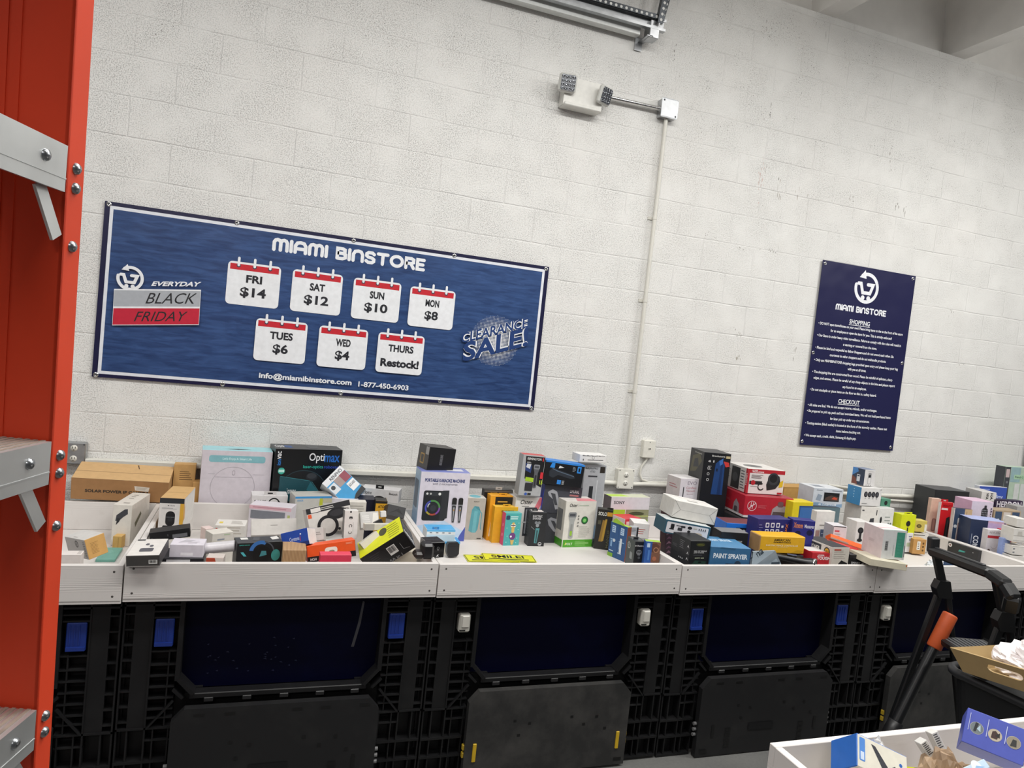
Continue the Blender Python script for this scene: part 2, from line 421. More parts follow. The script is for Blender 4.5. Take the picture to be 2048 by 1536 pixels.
# old scuffs, glue marks and drill holes on the paint
def marks(x, z, w, h, n, c, tall=.03, seed=1):
    rnd = random.Random(seed + int(x * 100)); vs = []; fs = []
    for _ in range(n):
        u, v = x + rnd.gauss(0, w / 2), z + rnd.gauss(0, h / 2); a, t = rnd.uniform(.001, .003), rnd.uniform(.15, 1) ** 1.5 * tall; k = len(vs)
        vs += [(u - a, -.0006, v - t * .4), (u + a * .3, -.0006, v - t * .5), (u + a, -.0006, v + t * .2), (u + a * .2, -.0006, v + t * .5), (u - a * .9, -.0006, v + t * .3)]
        fs.append(tuple(range(k, k + 5)))
    b.add(vs, fs, mat(c, .7))
for q in ((3.847, 3.314, .035, .11, 26, 'cfb3ac', .03), (3.872, 3.37, .03, .03, 6, 'a89d97', .03), (3.997, 3.289, .03, .12, 9, 'b5afa8', .05), (4.193, 3.271, .07, .05, 9, 'b3ada6', .04),
          (4.647, 3.288, .07, .05, 12, 'b5afa9', .02), (5.075, 3.33, .02, .05, 5, '86817a', .06), (5.143, 3.286, .02, .04, 4, '8d877f', .07), (3.859, 3.756, .006, .03, 5, '77736d', .04),
          (3.993, 2.84, .05, .015, 10, '8a857e', .012), (3.747, 2.814, .08, .012, 10, '938d86', .012), (3.838, 2.074, .018, .02, 7, 'a39a88', .03), (3.789, 2.242, .05, .03, 8, 'aba59d', .02), (4.316, 2.138, .02, .06, 5, '9a948c', .03),
          (4.967, 3.568, .05, .02, 8, 'a09a94', .012), (2.097, 1.55, .003, .003, 1, '3a3734', .012), (2.635, 1.387, .003, .003, 1, '3a3734', .010), (3.332, 1.33, .008, .006, 2, '2f2c2a', .010),
          (3.498, 2.868, .05, .02, 8, '9a948d', .012), (3.072, 3.953, .012, .06, 9, '77726c', .02), (5.362, 4.068, .006, .03, 3, '8d8882', .02), (3.75, 4.3, .05, .1, 14, 'a39d97', .03), (4.94, 3.7, .03, .06, 6, 'a59d98', .03), (5.75, 2.6, .05, .03, 8, '97918a', .02), (5.9, 2.2, .04, .05, 7, '9a958e', .02)):
    marks(*q)
struct(b.build('wall_back'))
b = MB(); b.box(XL, XR, .07, .2, 4.5, 5.2, M_CEIL); struct(b.build('wall_upper'))  # recessed upper part of the back wall
b = MB(); b.box(XL, XR, -9, .2, -.1, 0, M_FLOOR); struct(b.build('floor'))
b = MB(); b.box(XL, XR, -9, .2, 5.1, 5.25, M_CEIL)
for k in range(-6, 5):                                   # tapered stems of the concrete double tees
    x = 5.386 + 1.233 * k
    b.prism([(0, 0), (.15, 0), (.20, .6), (-.05, .6)], (x, -9, 4.5), (1, 0, 0), (0, 0, 1), (0, 1, 0), 9.07, M_CEIL)
struct(b.build('ceiling'))

# ================================================================ things on the wall
def wall_face(mb, x0, x1, z0, z1, y): return Face(mb, (x0, y, z0), (x1 - x0, 0, 0), (0, 0, z1 - z0), (0, -1, 0))

def grommets(parent, spots, y):
    for x, z in spots:
        g = MB(); g.lathe((x, y, z), [(.004, .0005), (.005, .004), (.010, .004), (.013, 0)], M_CHROME, 16, (0, -1, 0))
        g.lathe((x, y - .001, z), [(.0055, 0), (.004, .004), (0, .005)], M_DARKM, 10, (0, -1, 0))
        g.build('grommet', parent)

def banner_price():
    e = empty('price_banner', 'wide blue vinyl banner listing a price for each day, grommeted to the wall', 'banner', (1.147, 0, 1.6))
    x0, x1, z0, z1 = -.072, 2.366, 1.600, 2.497
    m = MB(); NV = mat('18183c', .35)
    m.box(x0, x1, -.012, -.008, z0, z1, NV)
    f = wall_face(m, x0, x1, z0, z1, -.012)
    U = lambda x: (x - x0) / (x1 - x0)
    V = lambda z: (z - z0) / (z1 - z0)
    f.R(U(-.047), V(1.618), U(2.341), V(2.477), 'dfe2e8')
    f.R(U(-.031), V(1.634), U(2.325), V(2.461), M_SEA)
    WH = 'e9ebee'
    round_letters(f, 'MIAMI BINSTORE', U(.752), V(2.372), U(1.583), V(2.427), .0092, WH)
    days = [('FRI', '$14', .529, 2.05), ('SAT', '$12', .862, 2.05), ('SUN', '$10', 1.194, 2.047), ('MON', '$8', 1.519, 2.04),
            ('TUES', '$6', .695, 1.76), ('WED', '$4', 1.030, 1.757), ('THURS', 'Restock!', 1.360, 1.755)]
    for d, pr, x, z in days:
        f.RR(U(x), V(z), U(x + .271), V(z + .230), .022, WH)
        f.R(U(x + .011), V(z + .187), U(x + .260), V(z + .219), 'c4202e')
        for k in (.053, .134, .214):
            f.O(U(x + k), V(z + .210), .0085 / f.w * 1.25, '35374a', n=14)
            f.K([(U(x + k), V(z + .212)), (U(x + k), V(z + .250))], .0065, WH)
        n = len(d); cw = .030 * n + (.012 if n > 3 else 0)
        f.X(d, U(x + .137 - cw / 1.1 * .5), V(z + .123), U(x + .137 + cw / 1.1 * .5), V(z + .165), '23242b', .035)
        if pr[0] == '$':
            hw = .040 if len(pr) == 2 else .066
            f.X(pr, U(x + .137 - hw), V(z + .040), U(x + .137 + hw), V(z + .098), '23242b', .03)
        else: f.X(pr, U(x + .025), V(z + .035), U(x + .25), V(z + .083), '23242b', .04)
    f.X('info@miamibinstore.com', U(.733), V(1.656), U(1.234), V(1.696), WH, .03)
    f.X('1-877-450-6903', U(1.272), V(1.660), U(1.563), V(1.691), WH, .025)
    cart_logo(f, U(.070), V(2.122), .056 / f.w, WH, .0075)
    # tilted sticker
    a = R(6.6); o = Vector((.005, f.o.y, 1.872)); ux = Vector((math.cos(a), 0, math.sin(a))); uz = Vector((-.02, 0, 1)).normalized()
    g = Face(m, o, ux * .409, uz * .187, (0, -1, 0), f.e + .0004)
    g.R(0, 0, 1, 1, WH); g.R(.004, .52, .996, .965, 'a9adb3'); g.R(.004, .02, .996, .47, 'c01f38')
    g.X('BLACK', .36, .60, .955, .90, '202024', .0, .35); g.X('FRIDAY', .24, .11, .86, .38, '202024', .0, .35)
    g.X('EVERYDAY', .415, 1.09, 1.0, 1.22, WH, .035, .3)
    # clearance burst: halftone disc, outlined words
    cx, cz = 2.062, 2.005; vs = []; fs = []
    for i in range(-18, 19):
        for j in range(-18, 19):
            d = math.hypot(i, j) / 18
            if d > 1: continue
            r = .0044 * (1.12 - .8 * d ** 1.6); q = len(vs); px, pz = cx + i * .0086, cz + j * .0086
            vs += [(U(px + r), V(pz)), (U(px), V(pz + r)), (U(px - r), V(pz)), (U(px), V(pz - r))]; fs.append((q, q + 1, q + 2, q + 3))
    f.put(vs, fs, WH)
    a = R(19); ux = Vector((math.cos(a), 0, math.sin(a)))
    for t, x, z, w, h, bold in (('CLEARANCE', 1.852, 1.968, .432, .062, .02), ('SALE!', 1.872, 1.858, .425, .118, .03)):
        for grow, c in ((.006, WH), (0, '1b3a72')):
            g = Face(m, (x, f.o.y, z), ux * w, Vector((-.03, 0, 1)) * h, (0, -1, 0), f.e + .0003)
            g.X(t, 0, 0, 1, 1, c, bold + grow * 9 * (.062 / h)); f.e = g.e
    m.build('printed_sheet', e).matrix_parent_inverse = Matrix.Translation((-1.147, 0, -1.6))
    sp = [(-.054, 2.484), (.555, 2.483), (1.172, 2.481), (1.760, 2.480), (2.347, 2.482), (-.054, 1.612), (.552, 1.614), (1.180, 1.614), (1.762, 1.613), (2.348, 1.612)]
    grommets(e, [(x - 1.147, z - 1.6) for x, z in sp], -.012)
banner_price()

def banner_rules():
    x0, x1, z0, z1 = 4.444, 5.323, 1.500, 2.834
    e = empty('rules_banner', 'tall narrow navy vinyl banner of shopping rules, hung on the wall at right', 'banner', (x0, 0, z0))
    k = NT('navy_vinyl'); tc = k.n('TexCoord'); w = k.n('TexNoise', i_Scale=3, i_Detail=2); k.l(tc.outputs['Object'], w.inputs['Vector'])
    bp = k.n('Bump', i_Strength=.5, i_Distance=.03); k.l(w.outputs[0], bp.inputs['Height']); k.l(bp.outputs[0], k.b.inputs['Normal'])
    k.b.inputs['Base Color'].default_value = (.0135, .014, .062, 1); k.b.inputs['Roughness'].default_value = .36
    m = MB(); m.box(0, x1 - x0, -.016, -.012, 0, z1 - z0, k.m)
    f = Face(m, (0, -.016, 0), (x1 - x0, 0, 0), (0, 0, z1 - z0), (0, -1, 0))
    U = lambda x: (x - x0) / (x1 - x0)
    V = lambda z: (z - z0) / (z1 - z0)
    WH = 'eceef2'
    cart_logo(f, U(4.868), V(2.685), .101 / f.w, WH, .0125)
    round_letters(f, 'MIAMI BINSTORE', U(4.612), V(2.503), U(5.075), V(2.538), .0052, WH)
    f.X('SHOPPING', U(4.748), V(2.411), U(4.940), V(2.444), WH, .02); f.R(U(4.745), V(2.402), U(4.942), V(2.406), WH)
    f.X('CHECKOUT', U(4.740), V(1.824), U(4.939), V(1.856), WH, .02); f.R(U(4.737), V(1.815), U(4.942), V(1.819), WH)
    lines = [(4.471, 5.266, 2.383, '• DO NOT open items/boxes on your own! Please bring items to the to the front of the store'),
        (4.587, 5.166, 2.341, 'for an employee to open the item for you. This is strictly enforced!'),
        (4.471, 5.264, 2.297, '• Our Store is under heavy video surveillance. Failure to comply with the rules will result in'),
        (4.716, 5.035, 2.252, 'a warning or removal from the store.'),
        (4.470, 5.206, 2.208, '• Please be kind and respectful to fellow Shoppers and do not crowd each other. Be'),
        (4.607, 5.139, 2.165, 'courteous to other shoppers and do not mishandle products.'),
        (4.472, 5.263, 2.119, '• Only use MIAMIBINSTORE shopping bags provided upon entry and please keep your bag'),
        (4.786, 4.961, 2.079, 'with you at all times.'),
        (4.470, 5.223, 2.033, '• The shopping bins are constructed from wood. Please be mindful of splinters, sharp'),
        (4.487, 5.255, 1.990, 'edges, and screws. Please be careful of any sharp objects in the bins and please report'),
        (4.760, 4.986, 1.945, 'any found to an employee.'),
        (4.468, 5.088, 1.904, '• Do not stockpile or place items on the floor as this is a safety hazard.'),
        (4.467, 5.113, 1.791, '• All sales are final. We do not accept returns, refunds, and/or exchanges.'),
        (4.466, 5.255, 1.748, '• Be prepared to pick up, pack and load oversized items. We will not hold purchased items'),
        (4.683, 5.055, 1.704, 'for later pick up under any circumstances.'),
        (4.465, 5.234, 1.659, '• Testing station (black outlet) is located at the front of the store by cashier. Please test'),
        (4.752, 4.984, 1.616, 'items before checking out.'),
        (4.466, 4.949, 1.570, '• We accept cash, credit, debit, Samsung & Apple pay.')]
    for a, c, z, t in lines: f.X(t, U(a), V(z - .0125), U(c), V(z + .0125), WH, .022)
    m.build('printed_sheet', e)
    grommets(e, [(x - x0, z - z0) for x, z in ((4.466, 2.812), (5.298, 2.812), (4.461, 2.17), (5.303, 2.172), (4.463, 1.524), (5.300, 1.526))], -.016)
banner_rules()

def emergency_light():
    e = empty('emergency_light', 'white twin head emergency light mounted high on the block wall', 'emergency light', (2.440, 0, 3.568))
    m = MB(); m.prism([(-.125, -.10), (-.07, -.10), (.13, -.10), (.125, .065), (-.12, .065)], (0, -.004, 0), (1, 0, 0), (0, 0, 1), (0, -1, 0), .075, mat('d9d8d2', .4))
    m.box(-.12, .125, -.095, -.004, -.105, -.085, mat('d9d8d2', .4), .004)
    m.build('housing', e)
    for x, z, rz, rx, lens in ((-.115, .02, -8, 12, 'b9bcc0'), (.125, -.0, 26, 14, '5a5d63')):
        h = MB(); h.box(-.055, .055, -.035, 0, -.055, .055, mat('c9c9c4', .4), .012)
        f = Face(h, (-.045, -.0352, -.045), (.09, 0, 0), (0, 0, .09), (0, -1, 0)); f.RR(0, 0, 1, 1, .012, mat(lens, .2, .5))
        for i in range(4):
            for j in range(4):
                h.lathe((-.0335 + .0223 * i, -.036, -.0335 + .0223 * j), [(.0095, 0), (.007, .004), (.003, .001), (0, .0005)], mat('8c8f94', .12, .9), 10, (0, -1, 0))
        o = h.build('lamp_head', e, (x, -.085, z), (R(rx), 0, R(rz)))
    a = MB(); a.tube([(.08, -.05, -.01), (.125, -.085, -.01)], .014, mat('c9c9c4', .4)); a.tube([(-.09, -.05, .02), (-.115, -.085, .02)], .014, mat('c9c9c4', .4)); a.build('swivel_arm', e)
emergency_light()

def plate_box(name, label, cat, x, z, w, h, d, m, screws=True):
    e = empty(name, label, cat, (x, 0, z)); b = MB(); b.box(-w / 2, w / 2, -d, 0, -h / 2, h / 2, m, .004); b.build('box_body', e)
    return e
def screws(e, pts, y, r=.004):
    for x, z in pts:
        q = MB(); q.lathe((x, y, z), [(r, 0), (r * .8, .002), (0, .0025)], M_DARKM, 10, (0, -1, 0)); q.build('screw', e)

e = plate_box('junction_box', 'bright galvanised square junction box above the long white conduit', 'electrical box', 3.052, 3.598, .115, .115, .055, M_GALV)
b = MB(); b.box(-.06, .06, -.062, -.055, -.06, .06, mat('eceff2', .3, .35), .006); b.build('cover_plate', e); screws(e, [(-.045, .045), (.045, -.045)], -.062, .006)

b = MB(); b.tube([(2.60, -.035, 3.585), (2.99, -.035, 3.592)], .0125, M_CHROME); b.tube([(2.975, -.035, 3.592), (2.998, -.035, 3.592)], .017, M_CHROME)
tag(b.build('steel_conduit'), 'short shiny steel conduit between the emergency light and junction box', 'conduit')

e = empty('wall_conduit', 'long vertical white painted conduit running down the middle of the wall', 'conduit', (3.045, 0, 1.26))
b = MB(); b.tube([(.005, -.028, 0), (.006, -.028, 2.285)], .0125, M_WPAINT); b.build('pipe', e)
for z in (1.645, 1.11, .515):
    q = MB(); q.box(-.03, .035, -.006, 0, z - .009, z + .009, M_WPAINT); q.tube([(.005, -.028, z - .009), (.005, -.028, z + .009)], .0148, M_WPAINT); q.build('strap', e)

e = plate_box('wall_outlet', 'white painted duplex outlet box at the foot of the vertical conduit', 'outlet', 3.045, 1.200, .112, .125, .05, M_WPAINT)
def duplex(e, y, s=1, pl='e4e2da'):
    for z in (.027, -.027):
        q = MB(); q.lathe((0, y, z), [(.0165 * s, 0), (.0165 * s, .003), (0, .0032)], mat(pl, .35), 18, (0, -1, 0))
        for x in (-.006, .006): q.box(x - .0013, x + .0013, y - .0042, y - .003, z - .001, z + .009, M_BLACK)
        q.lathe((0, y - .0033, z - .008), [(.0026, 0), (0, .0005)], M_BLACK, 8, (0, -1, 0)); q.build('socket', e)
b = MB(); b.box(-.06, .06, -.054, -.05, -.066, .066, mat('dddbd2', .4), .002); b.build('cover_plate', e)
duplex(e, -.054); screws(e, [(-.05, .056), (.05, .056), (-.05, -.056), (.05, -.056)], -.054, .0035)

e = plate_box('bare_outlet', 'bare metal duplex outlet box on the wall just right of the red ladder', 'outlet', -.118, 1.205, .105, .11, .05, M_GALV)
duplex(e, -.05, 1, 'd9d6cc'); screws(e, [(-.044, .047), (.044, .047)], -.05)

e = plate_box('data_jack_box', 'small white surface data jack box right of the vertical conduit', 'jack box', 3.205, 1.402, .092, .118, .036, mat('dcdad0', .45))
b = MB(); b.box(-.009, .006, -.0375, -.035, -.004, .008, mat('b9b7ae')); b.box(.0, .008, -.0385, -.037, .0, .007, M_BLACK); b.build('jack', e); screws(e, [(.0, .046)], -.036, .003)

b = MB(); b.tube([(3.205, -.02, 1.345), (3.203, -.015, 1.325), (3.175, -.012, 1.28), (3.168, -.012, 1.23), (3.185, -.014, 1.195), (3.24, -.02, 1.178), (3.4, -.02, 1.182), (3.7, -.02, 1.176)], .0075, M_WPAINT)
tag(b.build('data_cable'), 'thin white cable dropping from the small data jack box', 'cable')

b = MB(); b.box(-2.0, 2.88, -.045, 0, 1.150, 1.178, M_WPAINT, .004); b.tube([(2.86, -.025, 1.165), (3.0, -.025, 1.165)], .016, M_WPAINT)
tag(b.build('wall_raceway'), 'white cable raceway along the wall left of the duplex outlet', 'raceway')
b = MB(); b.tube([(3.1, -.025, 1.160), (3.2, -.03, 1.166), (3.5, -.03, 1.163), (5.0, -.03, 1.158), (7.5, -.03, 1.15)], .0145, M_WPAINT)
tag(b.build('horizontal_conduit'), 'white conduit running along the wall right of the duplex outlet', 'conduit')
b = MB(); b.tube([(4.75, -.016, 1.215), (5.05, -.016, 1.19), (5.25, -.05, 1.128), (5.55, -.055, 1.12), (5.9, -.05, 1.135), (7.5, -.05, 1.13)], .009, mat('cfcdc4', .5))
tag(b.build('wall_cable'), 'thin pale cable sagging below the conduit at the right of the wall', 'cable')
b = MB(); b.tube([(6.762, -.04, .9), (6.762, -.04, 4.45)], .021, M_STEEL)
tag(b.build('steel_pipe'), 'grey steel pipe standing upright on the wall at the right edge', 'pipe')

# door track hung in front of the wall
e = empty('door_track', 'galvanised overhead door track hung below the ceiling at the top of the photo', 'door track', (2.9, 0, 4.22))
x0, x1 = -4.9, .02
def channel(nm, y, z, m):
    b = MB(); b.box(x0, x1, y - .002, y + .002, z - .035, z + .035, m); b.box(x0, x1, y - .03, y + .002, z + .033, z + .036, m); b.box(x0, x1, y - .03, y + .002, z - .036, z - .033, m)
    b.box(x0, x1, y - .031, y - .029, z + .02, z + .036, m); b.box(x0, x1, y - .031, y - .029, z - .036, z - .02, m); b.build(nm, e)
channel('track_rail', -.10, -.165, M_GALV)
b = MB(); b.box(x0, -.12, -.075, -.025, -.235, -.185, mat('cfd1cf', .4, .4), .004); b.build('wall_channel', e)
def perf(p0, p1, w):
    b = MB(); p0 = Vector(p0); p1 = Vector(p1); d = (p1 - p0).normalized(); L = (p1 - p0).length
    x = Vector((1, 0, 0)); x = (x - d * x.dot(d)).normalized(); y = d.cross(x)
    b.prism([(0, 0), (w, 0), (w, .003), (.003, .003), (.003, w), (0, w)], p0, x, y, d, L, M_DARKM)
    n = int(L / .035)
    for i in range(n):
        q = p0 + d * (.02 + i * .035) + x * (w * .55); b.lathe(q - y * .0002, [(.009, 0), (0, .0005)], mat('d8d8d4'), 8, -y)
    b.build('perforated_angle', e)
perf((-.055, -.16, -.17), (.02, -.16, .55), .035); perf((-.02, -.10, -.17), (.12, -.08, .55), .03)
perf((-4.8, -.14, -.13), (.0, -.14, -.115), .028)
b = MB(); b.box(-.085, -.02, -.13, -.05, -.255, -.15, M_GALV, .003); b.box(-.12, -.07, -.012, -.006, -.30, -.22, M_GALV); b.box(-.1, -.06, -.13, -.006, -.25, -.245, M_GALV); b.build('bracket', e)

# ================================================================ bulk containers with wooden trays
BINX = [-.887, .331, 1.548, 2.772, 4.012, 5.264, 6.484]   # left edges of the six trays along the wall
ZT = [1.005, 1.012, 1.008, 1.000, .994, .994]             # heights of the tray rims
LBL = ['first from the left, half behind the ladder', 'second from the left, with blue latches', 'under the tray of shavers, with white latches',
       'under the paint sprayer box, with blue latches', 'behind the step stool, with white latches', 'last on the right, past the step stool']

def container(latch, label, door_worn):
    e = empty('bulk_container', 'black folding bulk container ' + label, 'container', group='bulk containers along the wall')
    W, y0 = 1.21, -1.16
    def part(nm, fn, *a): b = MB(); fn(b, *a); return b.build(nm, e)
    def shell(b):
        b.box(.01, W - .01, -1.08, -.05, .09, .12, M_BIN); b.box(.004, .03, -1.08, -.05, .12, .855, M_BIN); b.box(W - .03, W - .004, -1.08, -.05, .12, .855, M_BIN)
        b.box(.03, W - .03, -.16, -.04, .80, .86, M_BIN); b.box(.03, W - .03, -.07, -.04, .12, .8, M_BIN)
        for sx in (.004, W - .014):
            for k in range(9): b.box(sx, sx + .010, -1.12 + .12 * k, -1.10 + .12 * k, .14, .84, M_BIN)
    part('side_walls', shell)
    def base(b):
        for x in (.0, W / 2 - .08, W - .17):
            b.box(x + .005, x + .165, -1.12, -.06, 0, .10, M_BIN, .01)
        b.box(.2, W - .2, y0 + .045, y0 + .06, .0, .45, M_BIN)
    part('base', base)
    def post(b, s):
        X = (lambda x: x) if s == 0 else (lambda x: W - x)
        def bx(xa, xb, *r): xa, xb = sorted((X(xa), X(xb))); b.box(xa, xb, *r, M_BIN)
        bx(0, .215, y0 + .055, y0 + .075, .0, .855)                       # back plate
        bx(.038, .10, y0 + .004, y0 + .055, .335, .855)                   # smooth strip
        bx(.0, .006, y0, y0 + .055, .33, .855)
        for k in range(8): bx(.006, .038, y0 + .004, y0 + .05, .36 + k * .062, .366 + k * .062)
        bx(.100, .106, y0, y0 + .055, .02, .855); bx(.168, .173, y0 + .004, y0 + .055, .34, .65); bx(.197, .215, y0 - .004, y0 + .055, .525, .855)
        for z in (.805, .78, .645, .59, .545, .50, .455, .41, .375, .335, .285): bx(.100, .197, y0 + .003, y0 + .055, z - .003, z + .003)
        for z in (.832, .335): bx(.0, .2, y0, y0 + .05, z - .004, z + .004)
        for q in ((.0, .006), (.038, .044), (.130, .135), (.185, .19)): bx(q[0], q[1], y0 + .002, y0 + .06, .02, .335)
        for z in (.02, .115, .20): bx(.0, .19, y0 - .001, y0 + .06, z - .005, z + .005)
        # chamfered lower corner of the window and brace
        def sl(pts): b.prism([(X(p), z) for p, z in pts], (0, y0 + .055, 0), (1, 0, 0), (0, 0, 1), (0, -1, 0), .06, M_BIN)
        sl([(.205, .525), (.215, .535), (.275, .47), (.262, .462)]); sl([(.19, .485), (.196, .495), (.235, .455), (.228, .448)])
        sl([(.105, .335), (.112, .335), (.20, .44), (.193, .445)])
        bx(.17, .30, y0 + .05, y0 + .065, .34, .47)
    part('corner_post', post, 0); part('corner_post', post, 1)
    def liner(b): b.box(.2, W - .2, y0 + .07, y0 + .078, .46, .86, M_LINER)
    part('liner_panel', liner)
    def hinge(b):
        b.box(.255, W - .255, y0 + .0, y0 + .05, .445, .468, M_BIN, .003)
        for k in range(5): b.box(.31 + k * .145, .345 + k * .145, y0 - .004, y0 + .01, .432, .450, mat('242425', .4), .002)
    part('hinge_rail', hinge)
    dm = M_DOORG if door_worn else M_DOORB
    def door(b):
        P = [(.198, .018), (W - .198, .018), (W - .198, .375), (W - .243, .425), (.243, .425), (.198, .375)]
        b.prism(P, (0, y0 - .008, 0), (1, 0, 0), (0, 0, 1), (0, -1, 0), .032, dm)
        f = Face(b, (.198, y0 - .040, .018), (W - .396, 0, 0), (0, 0, .407), (0, -1, 0))
        rnd = random.Random(3 if door_worn else 4)
        for u in (.1, .24, .56, .7, .9):
            if not door_worn: f.R(u, .915, u + .05, .945, '050506')
        for u, v in ((.27, .62), (.36, .58), (.3, .45), (.62, .62), (.7, .52), (.78, .6), (.84, .45)): f.R(u, v, u + .018, v + .03, '060607')
        if not door_worn:
            for u in (.1, .88): f.R(u, .24, u + .018, .4, '050506')
            for u in (.2, .76):
                for v in (.1, .17, .24, .31): f.R(u, v, u + .04, v + .035, '050506')
            f.R(.37, .3, .56, .39, '030408')
        for u in (.03, .93): f.R(u, .05, u + .05, .09, '050506')
    d = part('access_door', door)
    if door_worn:
        for s in (0, 1):
            b = MB(); x = .235 if s == 0 else W - .255; b.box(x, x + .017, y0 - .045, y0 - .038, .10, .185, mat('c9a520', .45), .002)
            q = b.build('door_bolt', d)
            b = MB(); x = .19 if s == 0 else W - .203; b.box(x, x + .013, y0 - .030, y0 - .012, .115, .14, mat('b5982a', .45), .002); b.box(x, x + .013, y0 - .030, y0 - .012, .15, .175, mat('b5982a', .45), .002)
            b.build('bolt_guide', d)
    else:
        for s in (0, 1):
            b = MB(); x = .183 if s == 0 else W - .197
            for k in range(3): b.tube([(x, y0 - .02, .13 + k * .028), (x + .014, y0 - .02, .13 + k * .028)], .009, mat('6f6f70', .4), 10)
            b.build('door_roller', d)
    for s in (0, 1):
        b = MB(); x = .112 if s == 0 else W - .182
        if latch == 'blue':
            c = mat('16307e', .4); b.box(x, x + .068, y0 + .0, y0 + .03, .665, .775, c, .003)
            for q in (.012, .028, .044): b.box(x + q, x + q + .003, y0 - .003, y0 + .002, .69, .765, c)
            b.box(x + .002, x + .066, y0 - .004, y0 + .002, .667, .682, c)
        else:
            c = mat('b9b7ae', .45); x += .008
            b.box(x, x + .052, y0 - .015, y0 + .03, .69, .775, c, .007); b.box(x + .004, x + .03, y0 - .018, y0 - .012, .700, .704, M_BLACK); b.box(x + .012, x + .046, y0 - .019, y0 - .012, .715, .768, mat('c6c4bb', .45), .003)
        b.build('latch', e)
    return e
protoA = container('blue', LBL[1], False); protoB = container('white', LBL[2], True)
conts = []
for k in range(6):
    if k == 1: o = protoA
    elif k == 2: o = protoB
    else: o = copy_tree(protoA if k in (0, 3) else protoB); o['label'] = 'black folding bulk container ' + LBL[k]
    o.location = (BINX[k] + .003, 0, ZT[k] - 1.012); o.scale.x = (BINX[k + 1] - BINX[k] - .008) / 1.21; conts.append(o)

for ch in protoA.children:
    if ch.name.startswith('liner_panel'):
        b = MB(); b.box(.2, 1.01, -1.09, -1.082, .46, .86, M_LINER); f = Face(b, (.2, -1.09, .46), (.81, 0, 0), (0, 0, .4), (0, -1, 0))
        f.P([(.845, .36), (.86, .36), (.885, .62), (.895, .86), (.885, .87), (.87, .62)], '4a4a50')
        for k in range(26):
            u, v = random.uniform(.1, .62), random.uniform(.12, .5); f.P([(u, v), (u + random.uniform(.006, .02), v - .01), (u + .012, v + .008)], '1a2040')
        q = b.build('liner_scuffed'); ch.data = q.data; bpy.data.objects.remove(q)
TL = ['first from the left, holding kraft boxes', 'second from the left, heaped with headphone boxes', 'third from the left, with shavers and SMILE signs',
      'holding the paint sprayer and red boxes', 'behind the step stool, almost empty in front', 'last on the right, holding hair tool boxes']
def tray(label, group):
    e = empty('wooden_tray', 'white painted wooden tray ' + label, 'tray', group=group)
    W = 1.216; y0, y1 = -1.205, -.222
    def part(nm, *bx):
        b = MB()
        for q in bx: b.box(*q, M_PLANK, .0015)
        return b.build(nm, e)
    f = part('front_plank', (0, W, y0, y0 + .022, -.138, 0)); part('back_plank', (.022, W - .022, y1 - .022, y1, -.137, 0))
    part('side_plank', (0, .022, y0 + .022, y1, -.138, -.001)); part('side_plank', (W - .022, W, y0 + .022, y1, -.138, -.001))
    part('plywood_bottom', (.0, W, y0 + .002, y1, -.150, -.138))
    for x, z in ((.03, -.02), (.03, -.115), (W - .03, -.025), (W - .03, -.12)):
        b = MB(); b.lathe((x, y0, z), [(.0045, 0), (.003, .0008), (0, .0003)], mat('4a4644'), 8, (0, -1, 0)); b.build('nail', f)
    return e
proto = tray(TL[0], 'wooden trays along the wall')
for k in range(6):
    o = proto if k == 0 else copy_tree(proto)
    o['label'] = 'white painted wooden tray ' + TL[k]; o.location = (BINX[k], 0, ZT[k]); o.scale.x = (BINX[k + 1] - BINX[k] - .005) / 1.216
# the tray in the near right corner stands on its own container, in the next row
o = copy_tree(proto); o['label'] = 'white painted wooden tray in the near bottom right corner'; o['group'] = 'wooden tray in the near row'
o.location = (2.098 + 1.216, -3.872, 1.010); o.rotation_euler = (0, 0, math.pi)
o = copy_tree(protoA); o['label'] = 'black folding bulk container under the tray in the near right corner'; o['group'] = 'bulk container in the near row'
o.location = (2.098 + 1.213, -3.872, -.003); o.rotation_euler = (0, 0, math.pi)

